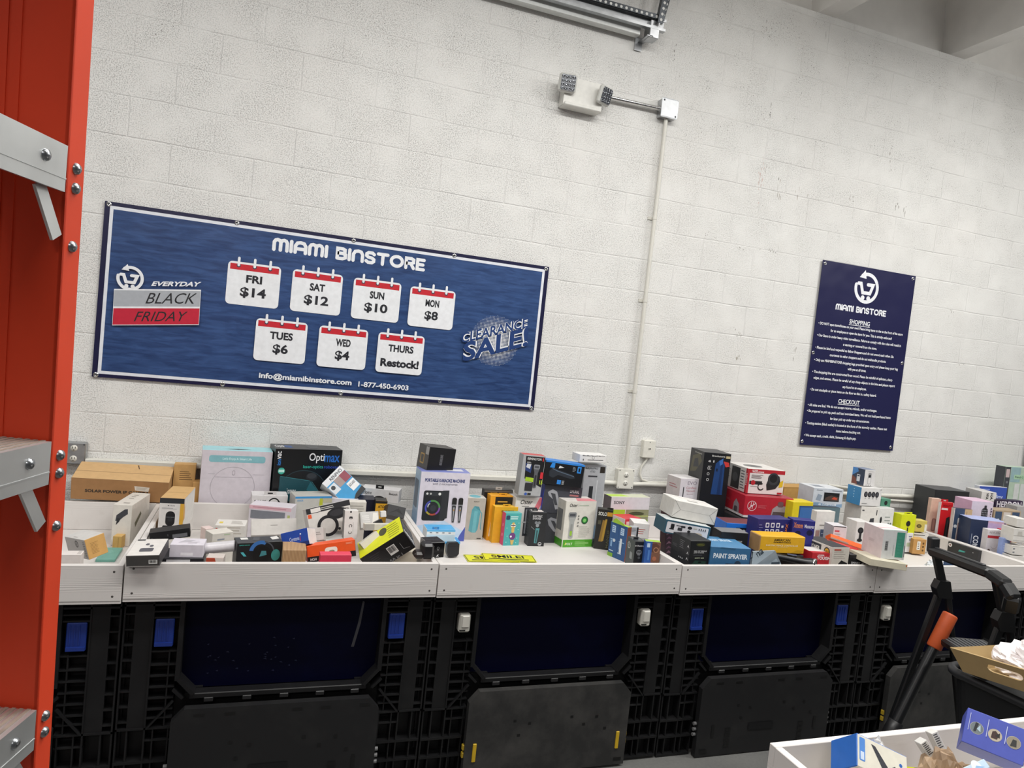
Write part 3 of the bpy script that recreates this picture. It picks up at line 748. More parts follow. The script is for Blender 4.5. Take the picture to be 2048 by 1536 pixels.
# ================================================================ red step ladder in the foreground
def ladder():
    wv = Vector((.277, .961, 0)); nv = Vector((.961, -.277, 0)); up = Vector((.003, -.0737, .9973)).normalized()
    P0 = Vector((.574, -3.259, 2.1243)); A = P0 - wv * .031                 # web corner of the far rail, at the upper step's height
    zf = P0.z / up.z
    base = A - up * zf
    e = empty('step_ladder', 'tall red fibreglass step ladder with aluminium steps at the left edge', 'ladder', base)
    lz = lambda t: up * t                                                  # along the rail
    L = 3.05
    def fr(w, n, t): return wv * w + nv * n + lz(t)
    def rail(s, nm):
        # s=+1 far rail: web at w=0, flanges point away (+w); near rail mirrored at w=-.46
        w0 = 0 if s > 0 else -.50
        b = MB(); t = .0035
        def pr(poly): b.prism(poly, fr(w0, 0, .02), wv * s, nv, up, L, M_ORANGE)
        pr([(0, -.088), (t, -.088), (t, 0), (0, 0)]); pr([(0, -t), (.031, -t), (.031, 0), (0, 0)]); pr([(0, -.088), (.031, -.088), (.031, -.088 + t), (0, -.088 + t)])
        pr([(-.0012, -.053), (.0, -.053), (.0, -.050), (-.0012, -.050)]); pr([(-.0012, -.066), (.0, -.066), (.0, -.063), (-.0012, -.063)])
        return b.build(nm, e)
    far = rail(1, 'front_rail'); near = rail(-1, 'front_rail')
    def rear(s):
        w0 = .012 if s > 0 else -.512; b = MB()
        top = fr(w0, -.10, L - .1); bot = fr(w0, -.10, L - .1) - Vector((0, 0, 1)) * (fr(w0, -.1, L - .1).z) - nv * 1.15
        d = (top - bot).normalized(); x = wv * s; y = x.cross(d).normalized()
        for poly in ([(0, -.03), (.003, -.03), (.003, .03), (0, .03)], [(0, -.03), (.025, -.03), (.025, -.027), (0, -.027)], [(0, .027), (.025, .027), (.025, .03), (0, .03)]):
            b.prism(poly, bot, x, y, d, (top - bot).length, M_ORANGE)
        b.build('rear_rail', e)
    rear(1); rear(-1)
    ts = [zf + .305 * k for k in range(-6, 3)]
    for i, t in enumerate(ts):
        b = MB(); z = Vector((0, 0, 1))
        o = fr(-.0035, .002, t)
        b.prism([(0, 0), (0, -.046), (-.003, -.046), (-.003, -.004), (-.082, -.004), (-.082, -.03), (-.085, -.03), (-.085, 0)], o, nv, z, -wv, .493, M_ALU)
        for q in range(9): b.prism([(-.006 - q * .008, 0), (-.006 - q * .008, .0008), (-.010 - q * .008, .0008), (-.010 - q * .008, 0)], o, nv, z, -wv, .493, M_TREAD)
        b.prism([(0, -.032), (.0006, -.032), (.0006, -.0335), (0, -.0335)], o, nv, z, -wv, .493, M_ALU)
        st = b.build('step', e)
        for w in (-.035, -.46):
            r = MB(); r.lathe(o + wv * w + z * -.018, [(.006, 0), (.0052, .0025), (.003, .004), (0, .0045)], M_STEEL, 14, nv); r.build('rivet', st)
        for s in (1, -1):
            w0 = 0 if s > 0 else -.5
            q = MB(); a = fr(w0 - s * .030, -.008, t) - z * .043; c = fr(w0 - s * .0025, -.004, t) - z * .092
            q.bar(a, c, .016, .003, M_ALU, up=nv); q.build('step_brace', e)
            for dt in (-.018, -.038, -.098):
                r = MB(); r.lathe(fr(w0 + s * .016, .0, t + dt), [(.0062, 0), (.0055, .0025), (.0035, .0042), (0, .0048)], M_STEEL, 14, nv); r.build('rivet', far if s > 0 else near)
    b = MB(); b.prism([(0, -.12), (-.5, -.12), (-.5, .01), (0, .01)], fr(0, 0, L), wv, nv, up, .03, M_ORANGE); b.build('top_cap', e)
ladder()

# ================================================================ step stool, pole, cart in the aisle
def stool():
    u = Vector((-.27, -.963, 0)); v = Vector((.963, -.27, 0)); o = Vector((3.90, -1.613, 0))
    e = empty('step_stool', 'black folding step stool with a high handle in front of the bins', 'step stool', o)
    def p(a, c, z): return u * a + v * c + Vector((0, 0, z))
    BL = mat('121315', .4); W = .40
    b = MB(); pts = [p(-.0, -.005, 1.205), p(.38, -.005, 1.222), p(.46, .0, 1.205), p(.50, .01, 1.165), p(.47, .03, 1.10)]
    for a, c in zip(pts, pts[1:]): b.bar(a, c + (c - a).normalized() * .012, .06, .042, BL, bev=.010)
    b.bar(p(-.0, -.005, 1.20), p(-.0, -.01, 1.275), .045, .04, mat('1c1d1f', .5), up=u, bev=.005)
    b.bar(p(.02, -.005, 1.226), p(.34, -.005, 1.243), .02, .012, mat('2b2c2e', .5), bev=.003); b.build('handle_bar', e)
    for a in (0, W):
        b = MB(); b.bar(p(a, .01, 1.20), p(a, .072, 1.03), .035, .032, BL, up=u, bev=.005); b.build('handle_post', e)
        b = MB(); b.prism([(.035, 1.07), (.088, 1.07), (.112, .985), (.04, .985), (.02, 1.03)], p(a, 0, 0) - u * .02, v, Vector((0, 0, 1)), u, .045, BL)
        j = b.build('joint', e)
        for c, z in ((.075, 1.055), (.06, 1.02), (.095, 1.005)):
            q = MB(); q.lathe(p(a - .021, c, z), [(.005, 0), (0, .004)], M_STEEL, 10, -u); q.build('rivet', j)
        b = MB(); b.bar(p(a, .055, 1.0), p(a, -.175, .0), .034, .028, BL, up=u, bev=.005); b.build('front_leg', e)
        b = MB(); b.bar(p(a, .10, 1.0), p(a, .34, .0), .026, .024, BL, up=u, bev=.004); b.build('rear_leg', e)
    for z, c0, c1 in ((.80, .05, .30), (.30, -.14, .08)):
        b = MB(); P = [p(-.02, c0, z), p(W - .02, c0, z)]
        M = Matrix(((u.x, v.x, 0, 0), (u.y, v.y, 0, 0), (0, 0, 1, z), (0, 0, 0, 1)))
        b.box(.02, W - .02, c0, c1, -.03, 0, BL, .006, M=M)
        for k in range(9): b.box(.04, W - .04, c0 + .02 + k * (c1 - c0 - .04) / 9, c0 + .033 + k * (c1 - c0 - .04) / 9, 0, .0018, mat('4a4b4e', .6), M=M)
        b.build('step_tread', e)
    for c0, z in ((.30, .22),):
        b = MB(); b.tube([p(0, c0, z), p(W, c0, z)], .009, BL, 8); b.build('cross_bar', e)
stool()

e = empty('grip_pole', 'black pole with an orange rubber grip leaning against the step stool', 'pole', (3.585, -1.66, .0))
a = Vector((-.012, 0, .03)); d = Vector((.62, 0, 1.245)).normalized()
d = Vector((.435, 0, .88)).normalized()
b = MB(); b.tube([a + d * .30, a + d * .80], .0245, mat('17181a', .35), 20); b.build('pole_tube', e)
b = MB(); b.tube([a + d * .0, a + d * .36, a + d * .40, a + d * .401], .036, mat('141416', .45), 20, radii=[.036, .036, .033, .027]); b.build('socket_sleeve', e)
b = MB(); G0 = a + d * .795
prof = [(.028, 0), (.034, .006), (.034, .175), (.033, .182), (.029, .185), (.024, .182), (.023, .12), (0, .12)]
b.lathe(G0, prof, mat('c4562a', .55), 24, d); b.build('grip', e)

def cart():
    e = empty('utility_cart', 'black plastic utility cart under the brown tray at the right edge', 'cart', (3.47, -2.075, 0), (0, 0, R(6)))
    BL = mat('101114', .5); w, l = .62, .95
    def rr(x0, x1, y0, y1, r, n=6):
        pts = []
        for cx, cy, a in ((x1 - r, y0 + r, -90), (x1 - r, y1 - r, 0), (x0 + r, y1 - r, 90), (x0 + r, y0 + r, 180)):
            for k in range(n + 1): q = R(a + 90 * k / n); pts.append((cx + r * math.cos(q), cy + r * math.sin(q)))
        return pts
    b = MB(); out = rr(0, w, -l, 0, .07)
    b.tube([(x, y, .865) for x, y in out] + [(out[0][0], out[0][1], .865)], .018, mat('232427', .45), 10, caps=False); b.build('rim', e)
    b = MB(); A = rr(.01, w - .01, -l + .01, -.01, .07); B = rr(.05, w - .05, -l + .05, -.05, .06); n = len(A)
    b.add([(x, y, .865) for x, y in A] + [(x, y, .47) for x, y in B], [(i, (i + 1) % n, n + (i + 1) % n, n + i) for i in range(n)] + [tuple(range(n, 2 * n))], BL)
    A2 = rr(.02, w - .02, -l + .02, -.02, .065)
    b.add([(x, y, .865) for x, y in A2] + [(x, y, .79) for x, y in A2], [(i, (i + 1) % n, n + (i + 1) % n, n + i) for i in range(n)] + [tuple(range(n, 2 * n))], BL); b.build('tub', e)
    b = MB(); b.box(.06, w - .06, -l + .06, -.06, .17, .25, BL, .02); b.build('lower_shelf', e)
    for x in (.07, w - .07):
        for y in (-.07, -l + .07):
            b = MB(); b.box(x - .025, x + .025, y - .025, y + .025, .10, .5, BL, .005); b.build('leg', e)
            b = MB(); b.tube([(x - .014, y, .05), (x + .014, y, .05)], .05, mat('2a2a2c', .6), 20); b.bar((x, y, .05), (x, y, .11), .045, .02, M_DARKM); b.build('caster', e)
cart()

def brown_tray():
    o = Vector((3.41, -2.145, .892)); e = empty('cardboard_tray', 'brown tapered tray with handle slots resting on the black cart', 'tray', o, (R(-9), 0, 0))
    m = mat('a98f63', .6, 0, .06, 14); w, l, h, t = .42, .42, .085, .006; s = .03
    # base and four flaring walls; slot cut through the two side walls
    b = MB(); b.box(s, w - s, -l + s, -s, 0, .006, m); b.build('tray_bottom', e)
    def wall(nm, p0, p1, q0, q1, slot):
        b = MB(); p0, p1, q0, q1 = map(Vector, (p0, p1, q0, q1))
        L = lambda a, c: (p0.lerp(p1, a)).lerp(q0.lerp(q1, a), c)
        N = (p1 - p0).cross(q0 - p0).normalized() * t
        if slot:
            hole = []
            for cx, a0 in ((.62, -90), (.38, 90)):
                for k in range(7): a = R(a0 + 30 * k); hole.append((cx + .05 * math.cos(a), .60 + .16 * math.sin(a)))
            outer = []
            for k in range(14):
                u, v = hole[k]; outer.append((min(1, max(0, .5 + (u - .5) * 9)) if True else u, 0))
            # ring of quads from the hole out to the wall's edge
            def rim(u, v):
                dx, dy = u - .5, v - .6; sc = min((.5 / abs(dx)) if dx else 9e9, ((.4 if dy > 0 else .6) / abs(dy)) if dy else 9e9); return (.5 + dx * sc, .6 + dy * sc)
            ring = [rim(*q) for q in hole]
            for i, c in ((6, (0, 1)), (13, (1, 0))): pass
            pts = hole + ring; n = 14; fs = []
            vs = [L(*q) for q in pts]; vs2 = [v + N for v in vs]
            for i in range(n):
                j = (i + 1) % n; fs.append((i, j, n + j, n + i))
            allv = vs + vs2; fs2 = [tuple(2 * n + q for q in reversed(f)) for f in fs] + [(i, (i + 1) % n, 2 * n + (i + 1) % n, 2 * n + i) for i in range(n)]
            cor = [L(0, 0), L(1, 0), L(1, 1), L(0, 1)]; k0 = len(allv); allv += cor + [c + N for c in cor]
            # corners fill
            def near(u, v): return min(range(n), key=lambda i: (ring[i][0] - u) ** 2 + (ring[i][1] - v) ** 2)
            for ci, (cu, cv) in enumerate(((0, 0), (1, 0), (1, 1), (0, 1))):
                idx = [i for i in range(n)]
                on_x = [i for i in idx if abs(ring[i][0] - cu) < 1e-6]; on_y = [i for i in idx if abs(ring[i][1] - cv) < 1e-6]
                if on_x and on_y:
                    i = min(on_x, key=lambda i: abs(ring[i][1] - cv)); j = min(on_y, key=lambda i: abs(ring[i][0] - cu))
                    fs2 += [(k0 + ci, n + i, n + j), (k0 + 4 + ci, 3 * n + j, 3 * n + i)]
            b.add(allv, fs + fs2, m)
            b.add([p0, p1, q1, q0] + [x + N for x in (p0, p1, q1, q0)], [(0, 1, 5, 4), (2, 3, 7, 6), (1, 2, 6, 5), (3, 0, 4, 7)], m)
        else:
            b.add([p0, p1, q1, q0] + [x + N for x in (p0, p1, q1, q0)], [(0, 1, 2, 3), (7, 6, 5, 4), (0, 1, 5, 4), (2, 3, 7, 6), (1, 2, 6, 5), (3, 0, 4, 7)], m)
        b.build(nm, e)
    a0, a1, a2, a3 = (s, -s, 0), (w - s, -s, 0), (w - s, -l + s, 0), (s, -l + s, 0)
    b0, b1, b2, b3 = (0, 0, h), (w, 0, h), (w, -l, h), (0, -l, h)
    wall('side_wall', a3, a0, b3, b0, True); wall('end_wall', a0, a1, b0, b1, False); wall('side_wall', a1, a2, b1, b2, True); wall('end_wall', a2, a3, b2, b3, False)
brown_tray()

def crumpled(name, label, cat, loc, sz, m, seed, n=26, rough=.25, rot=(0, 0, 0)):
    rnd = random.Random(seed); from mathutils import noise
    b = MB(); vs = []; fs = []; off = Vector((seed * 3.1, seed * 1.7, 0))
    for i in range(n + 1):
        th = math.pi * i / n
        for j in range(n):
            ph = 2 * math.pi * j / n; d = Vector((math.sin(th) * math.cos(ph), math.sin(th) * math.sin(ph), math.cos(th)))
            r = 1 + rough * (noise.noise(d * 1.6 + off) + .6 * abs(noise.noise(d * 4.2 + off)) + .35 * noise.noise(d * 9 + off))
            z = d.z * r; z = max(z, -.45)
            vs.append((d.x * r * sz[0], d.y * r * sz[1], (z + .45) / 1.45 * sz[2]))
    for i in range(n):
        for j in range(n):
            k = (j + 1) % n; fs.append((i * n + j, (i + 1) * n + j, (i + 1) * n + k, i * n + k))
    b.add(vs, fs, m, False)
    return tag(b.build(name, None, loc, rot), label, cat)
M_BAG = crumple((.72, .66, .66, 1), (.90, .87, .86, 1), 14)
crumpled('plastic_bag', 'crumpled pinkish white plastic bag lying in the brown tray', 'plastic bag', (3.64, -2.33, .93), (.13, .115, .12), M_BAG, 3, 34, .5)

# ================================================================ boxes in the trays
# key: centre of the base (x, y, z), width, depth, height, rotation x, y, z
BOX = {
    'cambox': (0.139, -0.1493, 1.0363, 0.4287, 0.19, 0.1127, 0.2444, 0.0243, 0.0061),
    'kraft_stand': (0.4095, -0.0887, 0.86, 0.1045, 0.06, 0.3259, 0.0, -0.0, 0.0253),
    'kraft_right': (0.4869, -0.1267, 0.86, 0.0535, 0.09, 0.2428, -0.0, -0.0, -0.0592),
    'tallcam': (0.4258, -0.5, 0.868, 0.1036, 0.25, 0.2583, -0.0, -0.0, -0.0873),
    'phonemount': (0.2165, -0.3862, 0.868, 0.0808, 0.25, 0.1936, -0.0, -0.0, -0.1571),
    'kraft_small': (0.2064, -0.4701, 0.868, 0.0374, 0.1695, 0.0573, -0.0, -0.0, -0.1768),
    'greykraft': (0.1473, -0.8907, 0.9495, 0.0773, 0.16, 0.0839, -0.1433, -0.2268, 0.6957),
    'whitelow': (0.1247, -1.0945, 0.868, 0.0826, 0.05, 0.1506, 0.0, -0.0, 0.0129),
    'tealflat': (0.183, -0.66, 0.8680000000000003, 0.075, 0.17, 0.012, 0, 0, 0.0),
    'earbudbox': (0.4003, -1.1556, 1.0192, 0.1146, 0.16, 0.0434, 0.1049, -0.0549, -0.0756),
    'blackcamopen': (0.4404, -0.8192, 1.0021, 0.1574, 0.07, 0.0406, 0.0, -0.1468, 0.0698),
    'lavbox': (0.5284, -1.0084, 0.9833, 0.1263, 0.09, 0.0569, -0.0, -0.0, -0.0524),
    'blackunder': (0.516, -1.0, 0.868, 0.1569, 0.14, 0.1208, -0.0, -0.0, -0.0),
    'redlow': (0.64, -1.0732, 0.868, 0.0653, 0.06, 0.1337, -0.0, -0.0, -0.0936),
    'whiteA': (0.6782, -0.7045, 0.868, 0.1285, 0.1, 0.1725, -0.0, -0.0, -0.0688),
    'whiteB': (0.6341, -0.8069, 0.868, 0.0946, 0.07, 0.1618, 0.0, -0.0, 0.4901),
    'pinkicon': (0.5707, -0.5886, 0.868, 0.0392, 0.05, 0.1166, 0.0, -0.0, 0.5203),
    'robovac': (0.6608, -0.1105, 0.86, 0.3479, 0.1323, 0.4219, 0.0, -0.0, 0.0778),
    'optimax': (1.016, -0.078, 0.86, 0.3616, 0.1645, 0.4455, 0.0, -0.0, 0.172),
    'sonyhead': (0.8386, -0.2738, 0.868, 0.1768, 0.1, 0.214, 0.0, -0.0, 0.0711),
    'pinkpanel': (0.8589, -0.4606, 0.868, 0.2046, 0.1, 0.2027, -0.0, -0.0, -0.2837),
    'greyflat': (0.8694, -0.6863, 0.9711, 0.2058, 0.03, 0.0975, -0.9607, -0.0329, 0.0471),
    'headphone': (0.7989, -0.9899, 0.868, 0.184, 0.0863, 0.1788, 0.0, -0.0, 0.1943),
    'ceretone': (0.9761, -0.9512, 1.0032, 0.1203, 0.1, 0.0711, -0.2777, -0.3363, -0.3425),
    'woodbox': (0.9457, -1.0405, 0.868, 0.0956, 0.12, 0.1672, -0.0, -0.0, -0.0095),
    'orangebox': (1.108, -0.9856, 0.9648, 0.2084, 0.07, 0.0722, -0.1408, -0.1308, 0.0883),
    'redfront': (1.1131, -1.1042, 0.868, 0.1295, 0.05, 0.1563, 0.0, -0.0, 0.0125),
    'jbl': (1.1281, -0.6872, 0.9999, 0.2085, 0.1, 0.1314, -0.2687, -0.2248, 0.1486),
    'greyback': (1.0448, -0.3429, 0.868, 0.1893, 0.12, 0.2348, 0.0, -0.0, 0.1934),
    'whiteflat': (1.2199, -0.3122, 1.0604, 0.191, 0.16, 0.03, -0.0, -0.0, -0.3036),
    'bluetoner': (1.2802, -0.3164, 1.0681, 0.134, 0.12, 0.1876, -0.6172, -0.7521, 0.4515),
    'blackmount': (1.3292, -0.3703, 0.868, 0.0857, 0.1, 0.2313, -0.0, -0.0, -0.008),
    'ihome': (1.4294, -0.2333, 1.0543, 0.2094, 0.09, 0.0706, -0.0, -0.0, -0.347),
    'atom': (1.3922, -0.462, 0.868, 0.0607, 0.08, 0.2445, -0.0, -0.0, -0.0631),
    'darkcrumple': (1.446, -0.5107, 1.028, 0.0969, 0.12, 0.056, -0.3581, 0.2201, 0.093),
    'whitetag': (1.2524, -0.5952, 0.868, 0.0855, 0.05, 0.2639, -0.0, -0.0, -0.0057),
    'upb': (1.2028, -0.8036, 1.003, 0.0627, 0.07, 0.1321, -0.1397, -0.024, 0.0034),
    'greyprong': (1.0628, -0.9056, 1.0179, 0.0403, 0.05, 0.0577, -0.357, -0.207, -0.2726),
    'lightstrip': (1.3169, -0.8952, 1.0699, 0.1268, 0.06, 0.0286, -0.1746, -0.0176, 0.0031),
    'whitebag': (1.299, -0.7701, 1.0397, 0.0884, 0.04, 0.0788, -0.525, -0.0707, 0.0409),
    'whitetilt': (1.2869, -0.9506, 1.022, 0.0905, 0.06, 0.0351, -0.3332, -0.658, 0.2086),
    'blacktilt': (1.3317, -0.8285, 1.0762, 0.0369, 0.05, 0.0215, -0.294, -0.4668, 0.1354),
    'smallwhite': (1.3688, -0.7049, 1.0821, 0.0265, 0.04, 0.0285, -0.1757, -0.1155, 0.0205),
    'yellowblack': (1.3818, -0.9646, 0.9819, 0.2257, 0.13, 0.105, 0.3326, -0.6555, -0.2075),
    'creambase': (1.4241, -0.92, 0.868, 0.1484, 0.1, 0.1227, 0.0, -0.0, 0.0),
    'seamcube': (1.5389, -1.0682, 1.0073, 0.082, 0.09, 0.0702, 0.0, -0.0, 0.1855),
    'karaoke': (1.7486, -0.315, 0.868, 0.279, 0.14, 0.3873, 0.0, -0.0, 0.0),
    'watchcube': (1.7073, -0.2667, 1.2457, 0.1625, 0.14, 0.1344, -0.0, 0.071, 0.2094),
    'bulbback': (1.6923, -0.5706, 0.868, 0.1509, 0.1, 0.131, -0.0, -0.0, -0.0074),
    'bulbfront': (1.7541, -0.5785, 0.868, 0.0923, 0.09, 0.0689, -0.0, -0.0, -0.0444),
    'speaker': (1.951, -0.3091, 0.868, 0.1094, 0.09, 0.242, -0.0, -0.0, -0.049),
    'bose': (2.0935, -0.2749, 0.868, 0.1755, 0.05, 0.2812, 0.0, -0.0, 0.0011),
    'orangeA': (2.1004, -0.33, 0.868, 0.1494, 0.06, 0.2623, 0.0, -0.0, 0.0353),
    'orangeB': (2.1132, -0.3814, 0.868, 0.141, 0.05, 0.2092, 0.0, -0.0, 0.0208),
    'kids': (2.1403, -0.4331, 0.868, 0.0978, 0.05, 0.1863, 0.0, -0.0, 0.0946),
    'osterback': (2.2477, -0.3276, 0.868, 0.1748, 0.13, 0.2637, 0.0, -0.0, 0.0873),
    'limuralA': (2.4466, -0.35, 1.0432, 0.2412, 0.1, 0.164, -0.0, 0.0515, 0.0),
    'razor': (2.4303, -0.37, 1.2113, 0.2488, 0.1, 0.1374, -0.0, 0.0806, 0.0),
    'remington': (2.2362, -0.385, 1.1481, 0.1359, 0.07, 0.2327, 0.0, 0.0361, 0.0),
    'babytop': (2.6408, -0.3051, 1.3467, 0.1808, 0.1, 0.0451, 0.0, -0.0, 0.0552),
    'limuralB': (2.467, -0.35, 0.868, 0.2453, 0.1, 0.1785, 0.0, -0.0, 0.0),
    'volt': (2.5343, -0.4185, 0.868, 0.2037, 0.12, 0.2721, 0.0, -0.0, 0.1027),
    'shaver': (2.2917, -0.4268, 0.868, 0.0972, 0.08, 0.1961, -0.0, -0.0, -0.0463),
    'babyliss': (2.6789, -0.28, 0.868, 0.1437, 0.1, 0.4598, -0.0, -0.0, -0.0),
    'solo': (2.6884, -0.4963, 0.868, 0.0898, 0.05, 0.2371, -0.0, -0.0, -0.4363),
    'pouch': (2.6849, -0.4578, 0.868, 0.0904, 0.1, 0.0363, -0.0, -0.0, -0.0807),
    'philips': (2.7004, -0.681, 0.868, 0.1355, 0.03, 0.1959, -0.0, -0.0, -1.2915),
    'printer': (2.9626, -0.2433, 0.868, 0.2835, 0.09, 0.2638, 0.0, -0.0, 0.0835),
    'redbox': (2.9148, -0.3451, 0.868, 0.1315, 0.12, 0.1573, 0.0, -0.0, 0.2598),
    'whitepink': (2.9155, -0.5061, 0.868, 0.095, 0.12, 0.1705, -0.0, -0.0, -0.2895),
    'silverblk': (2.8005, -0.6466, 0.9817, 0.0443, 0.035, 0.0616, -0.0, -0.0, -0.1745),
    'skull': (2.6578, -0.9328, 0.868, 0.0583, 0.1, 0.1849, -0.0, -0.0, -0.0899),
    'blueshave': (2.7053, -1.0108, 0.868, 0.078, 0.04, 0.1988, -0.0, -0.0, -0.2618),
    'leaning': (3.0634, -0.59, 0.8652, 0.049, 0.06, 0.28, -0.0, -0.0874, 0.0),
    'jump': (2.9199, -1.0342, 0.868, 0.1216, 0.1715, 0.2331, 0.0, -0.0, 0.0),
    'spray': (3.1017, -1.045, 0.868, 0.2212, 0.2076, 0.207, -0.0, -0.0, -0.1589),
    'toolbox': (2.9411, -0.8974, 1.0775, 0.2598, 0.14, 0.0731, 0.0, 0.1181, -0.1396),
    'whitetop': (3.0101, -0.8317, 1.1493, 0.2551, 0.17, 0.0942, 0.0, 0.1325, -0.1396),
    'brookstone': (3.5427, -0.2359, 0.86, 0.1847, 0.2, 0.585, -0.0, -0.0, -0.1588),
    'evo': (3.3648, -0.2245, 0.868, 0.1436, 0.14, 0.3974, 0.0, -0.0, 0.0791),
    'hoover': (3.8392, -0.3242, 1.0759, 0.3355, 0.4, 0.1365, -0.0, -0.0, -0.1339),
    'tough': (3.8362, -0.323, 1.2163, 0.2656, 0.26, 0.1567, -0.0, -0.0, -0.0935),
    'tanbox': (4.3036, -0.147, 0.86, 0.2667, 0.12, 0.3645, 0.0, -0.0, 0.0999),
    'dashcam': (4.3363, -0.3837, 1.1506, 0.2241, 0.16, 0.1215, -0.0, -0.0, -0.1176),
    'yellowpic': (4.0097, -0.5458, 0.868, 0.1638, 0.1, 0.3366, 0.0, -0.0, 0.0527),
    'whitemid': (4.0803, -0.6975, 0.868, 0.1424, 0.045, 0.3107, 0.0, -0.0, 0.0),
    'hart': (3.4298, -0.7259, 0.868, 0.202, 0.14, 0.2418, -0.0, -0.0, -0.1505),
    'therapy': (3.2259, -0.9423, 0.868, 0.1592, 0.1, 0.244, -0.0, -0.0, -0.1486),
    'farm': (3.4754, -1.0205, 1.0224, 0.2824, 0.1, 0.0939, -0.0, -0.0, -0.0735),
    'xmasA': (3.5307, -0.8727, 0.868, 0.228, 0.09, 0.3043, 0.0, -0.0, 0.0203),
    'xmasB': (3.7117, -0.9234, 0.868, 0.1311, 0.07, 0.3108, -0.0, -0.0, -0.2657),
    'redtough': (3.7209, -1.0488, 0.868, 0.1211, 0.12, 0.1702, -0.0, -0.0, -0.1359),
    'blackweb': (3.8186, -1.02, 0.868, 0.1181, 0.22, 0.2075, 0.0, -0.0, 0.0),
    'smallblack': (3.9452, -1.0867, 0.868, 0.1079, 0.105, 0.1692, -0.0, -0.0, -0.1582),
    'orangestrip': (4.062, -0.9172, 1.0264, 0.2337, 0.05, 0.0284, -0.5409, 0.2415, -0.23),
    'redflat': (3.9245, -1.0362, 1.0329, 0.1777, 0.03, 0.0395, -1.072, 0.1665, -0.3826),
    'smallwhitebox': (4.0873, -0.7996, 0.868, 0.0862, 0.1, 0.2531, -0.0, -0.0, -0.2014),
    'stackbase': (4.6636, -0.4272, 0.868, 0.1368, 0.1663, 0.3014, -0.0, -0.0, -0.1403),
    'camwhite': (4.2995, -0.7568, 0.868, 0.0892, 0.1, 0.2733, -0.0, -0.0, -0.1411),
    'bigteal': (4.0957, -1.1459, 1.0417, 0.142, 0.1655, 0.1613, -0.0, -0.0, -0.1745),
    'cream': (4.0299, -1.1803, 1.0067, 0.2254, 0.18, 0.0362, -0.0, 0.0832, -0.1745),
    'bluecams': (4.6513, -0.4418, 1.1739, 0.1738, 0.12, 0.1218, -0.0, -0.0, -0.0209),
    'topcam': (4.6623, -0.408, 1.3007, 0.0983, 0.1, 0.1117, 0.0, -0.0, 0.0419),
    'greencube': (4.8558, -0.4041, 1.1571, 0.0847, 0.07, 0.0557, 0.0, -0.0, 0.0206),
    'whitecam2': (4.8051, -0.4384, 0.868, 0.1395, 0.12, 0.2935, 0.0, -0.0, 0.0225),
    'lime': (4.99, -0.485, 0.868, 0.1303, 0.07, 0.2587, 0.0, -0.0, 0.0),
    'tanyellow': (5.1247, -0.4756, 1.0062, 0.095, 0.07, 0.0791, -0.0, -0.0, -0.2094),
    'kraftcube': (5.075, -0.5179, 0.868, 0.0948, 0.1, 0.102, -0.0, -0.0, -0.2239),
    'whitepic': (5.0147, -0.5017, 0.868, 0.0564, 0.05, 0.1335, 0.0, -0.0, 0.0),
    'whitesm': (5.1341, -0.4746, 0.868, 0.1335, 0.07, 0.1285, -0.0, -0.0, -0.1396),
    'blacklabel': (5.2187, -0.7696, 0.868, 0.2127, 0.03, 0.1194, -0.0, -0.0, -1.5359),
    'bluesm': (4.6793, -1.1099, 0.868, 0.067, 0.05, 0.1293, -0.0, -0.0, -0.1397),
    'bigblack': (5.6821, -0.1784, 0.868, 0.2993, 0.2, 0.3936, -0.0, -0.0, -0.1396),
    'pinktall': (5.3489, -0.4014, 0.868, 0.0712, 0.035, 0.3577, -0.0, -0.0, -0.2618),
    'redflatiron': (5.3644, -0.4801, 0.868, 0.0957, 0.025, 0.3489, -0.0, -0.0, -0.2618),
    'navyiron': (5.3851, -0.5866, 0.868, 0.1271, 0.03, 0.3305, -0.0, -0.0, -0.3142),
    'pinkbrush': (5.5989, -0.5044, 0.868, 0.1787, 0.15, 0.3826, -0.0, -0.0, -0.1396),
    'navycon': (5.4463, -0.6938, 0.868, 0.2334, 0.15, 0.2915, -0.0, -0.0, -0.384),
    'revlon': (5.3678, -0.8334, 0.868, 0.1062, 0.05, 0.2527, -0.0, -0.0, -0.2618),
    'redrev': (5.4606, -0.8446, 0.868, 0.0736, 0.05, 0.2564, -0.0, -0.0, -0.1745),
    'bluepaper': (5.3427, -0.9347, 0.868, 0.0611, 0.03, 0.2239, -0.0, -0.0, -0.1745),
    'stack1': (5.3726, -0.9698, 0.868, 0.1067, 0.1, 0.1298, -0.0, -0.0, -0.2094),
    'wabox': (5.9355, -0.2942, 1.2116, 0.1201, 0.16, 0.0697, -0.0, -0.0, -0.2094),
    'mirror': (6.1808, -0.1867, 0.86, 0.2663, 0.05, 0.4354, -0.0, -0.0, -0.0873),
    'tallgreen': (6.4456, -0.1554, 0.86, 0.2958, 0.08, 0.5974, 0.0, -0.0, 0.0313),
    'nerdon': (6.0976, -0.3769, 1.1701, 0.2625, 0.06, 0.0619, -0.0, -0.0, -0.0524),
    'tanrow': (5.8783, -0.5067, 0.868, 0.2519, 0.1, 0.319, -0.0, -0.0, -0.0524),
    'stack2': (5.3783, -0.9692, 1.0046, 0.098, 0.1, 0.0564, -0.0, -0.0, -0.2094),
    'stack3': (5.3735, -0.9623, 1.0858, 0.0882, 0.1, 0.0861, -0.0, -0.0, -0.2094),
    'stack4': (5.3881, -0.9577, 1.1811, 0.077, 0.1, 0.0532, -0.0, -0.0, -0.2094),
    'darkunder': (4.2913, -0.452, 0.868, 0.2198, 0.1, 0.2872, -0.0, -0.0, -0.0185),
    'silverR': (6.0997, -0.4542, 0.868, 0.091, 0.1, 0.3407, -0.0, -0.0, -0.0873),
    'bw': (2.2746, -2.8286, 0.9887, 0.1445, 0.1, 0.08, -0.7546, 0.3529, -0.3142),
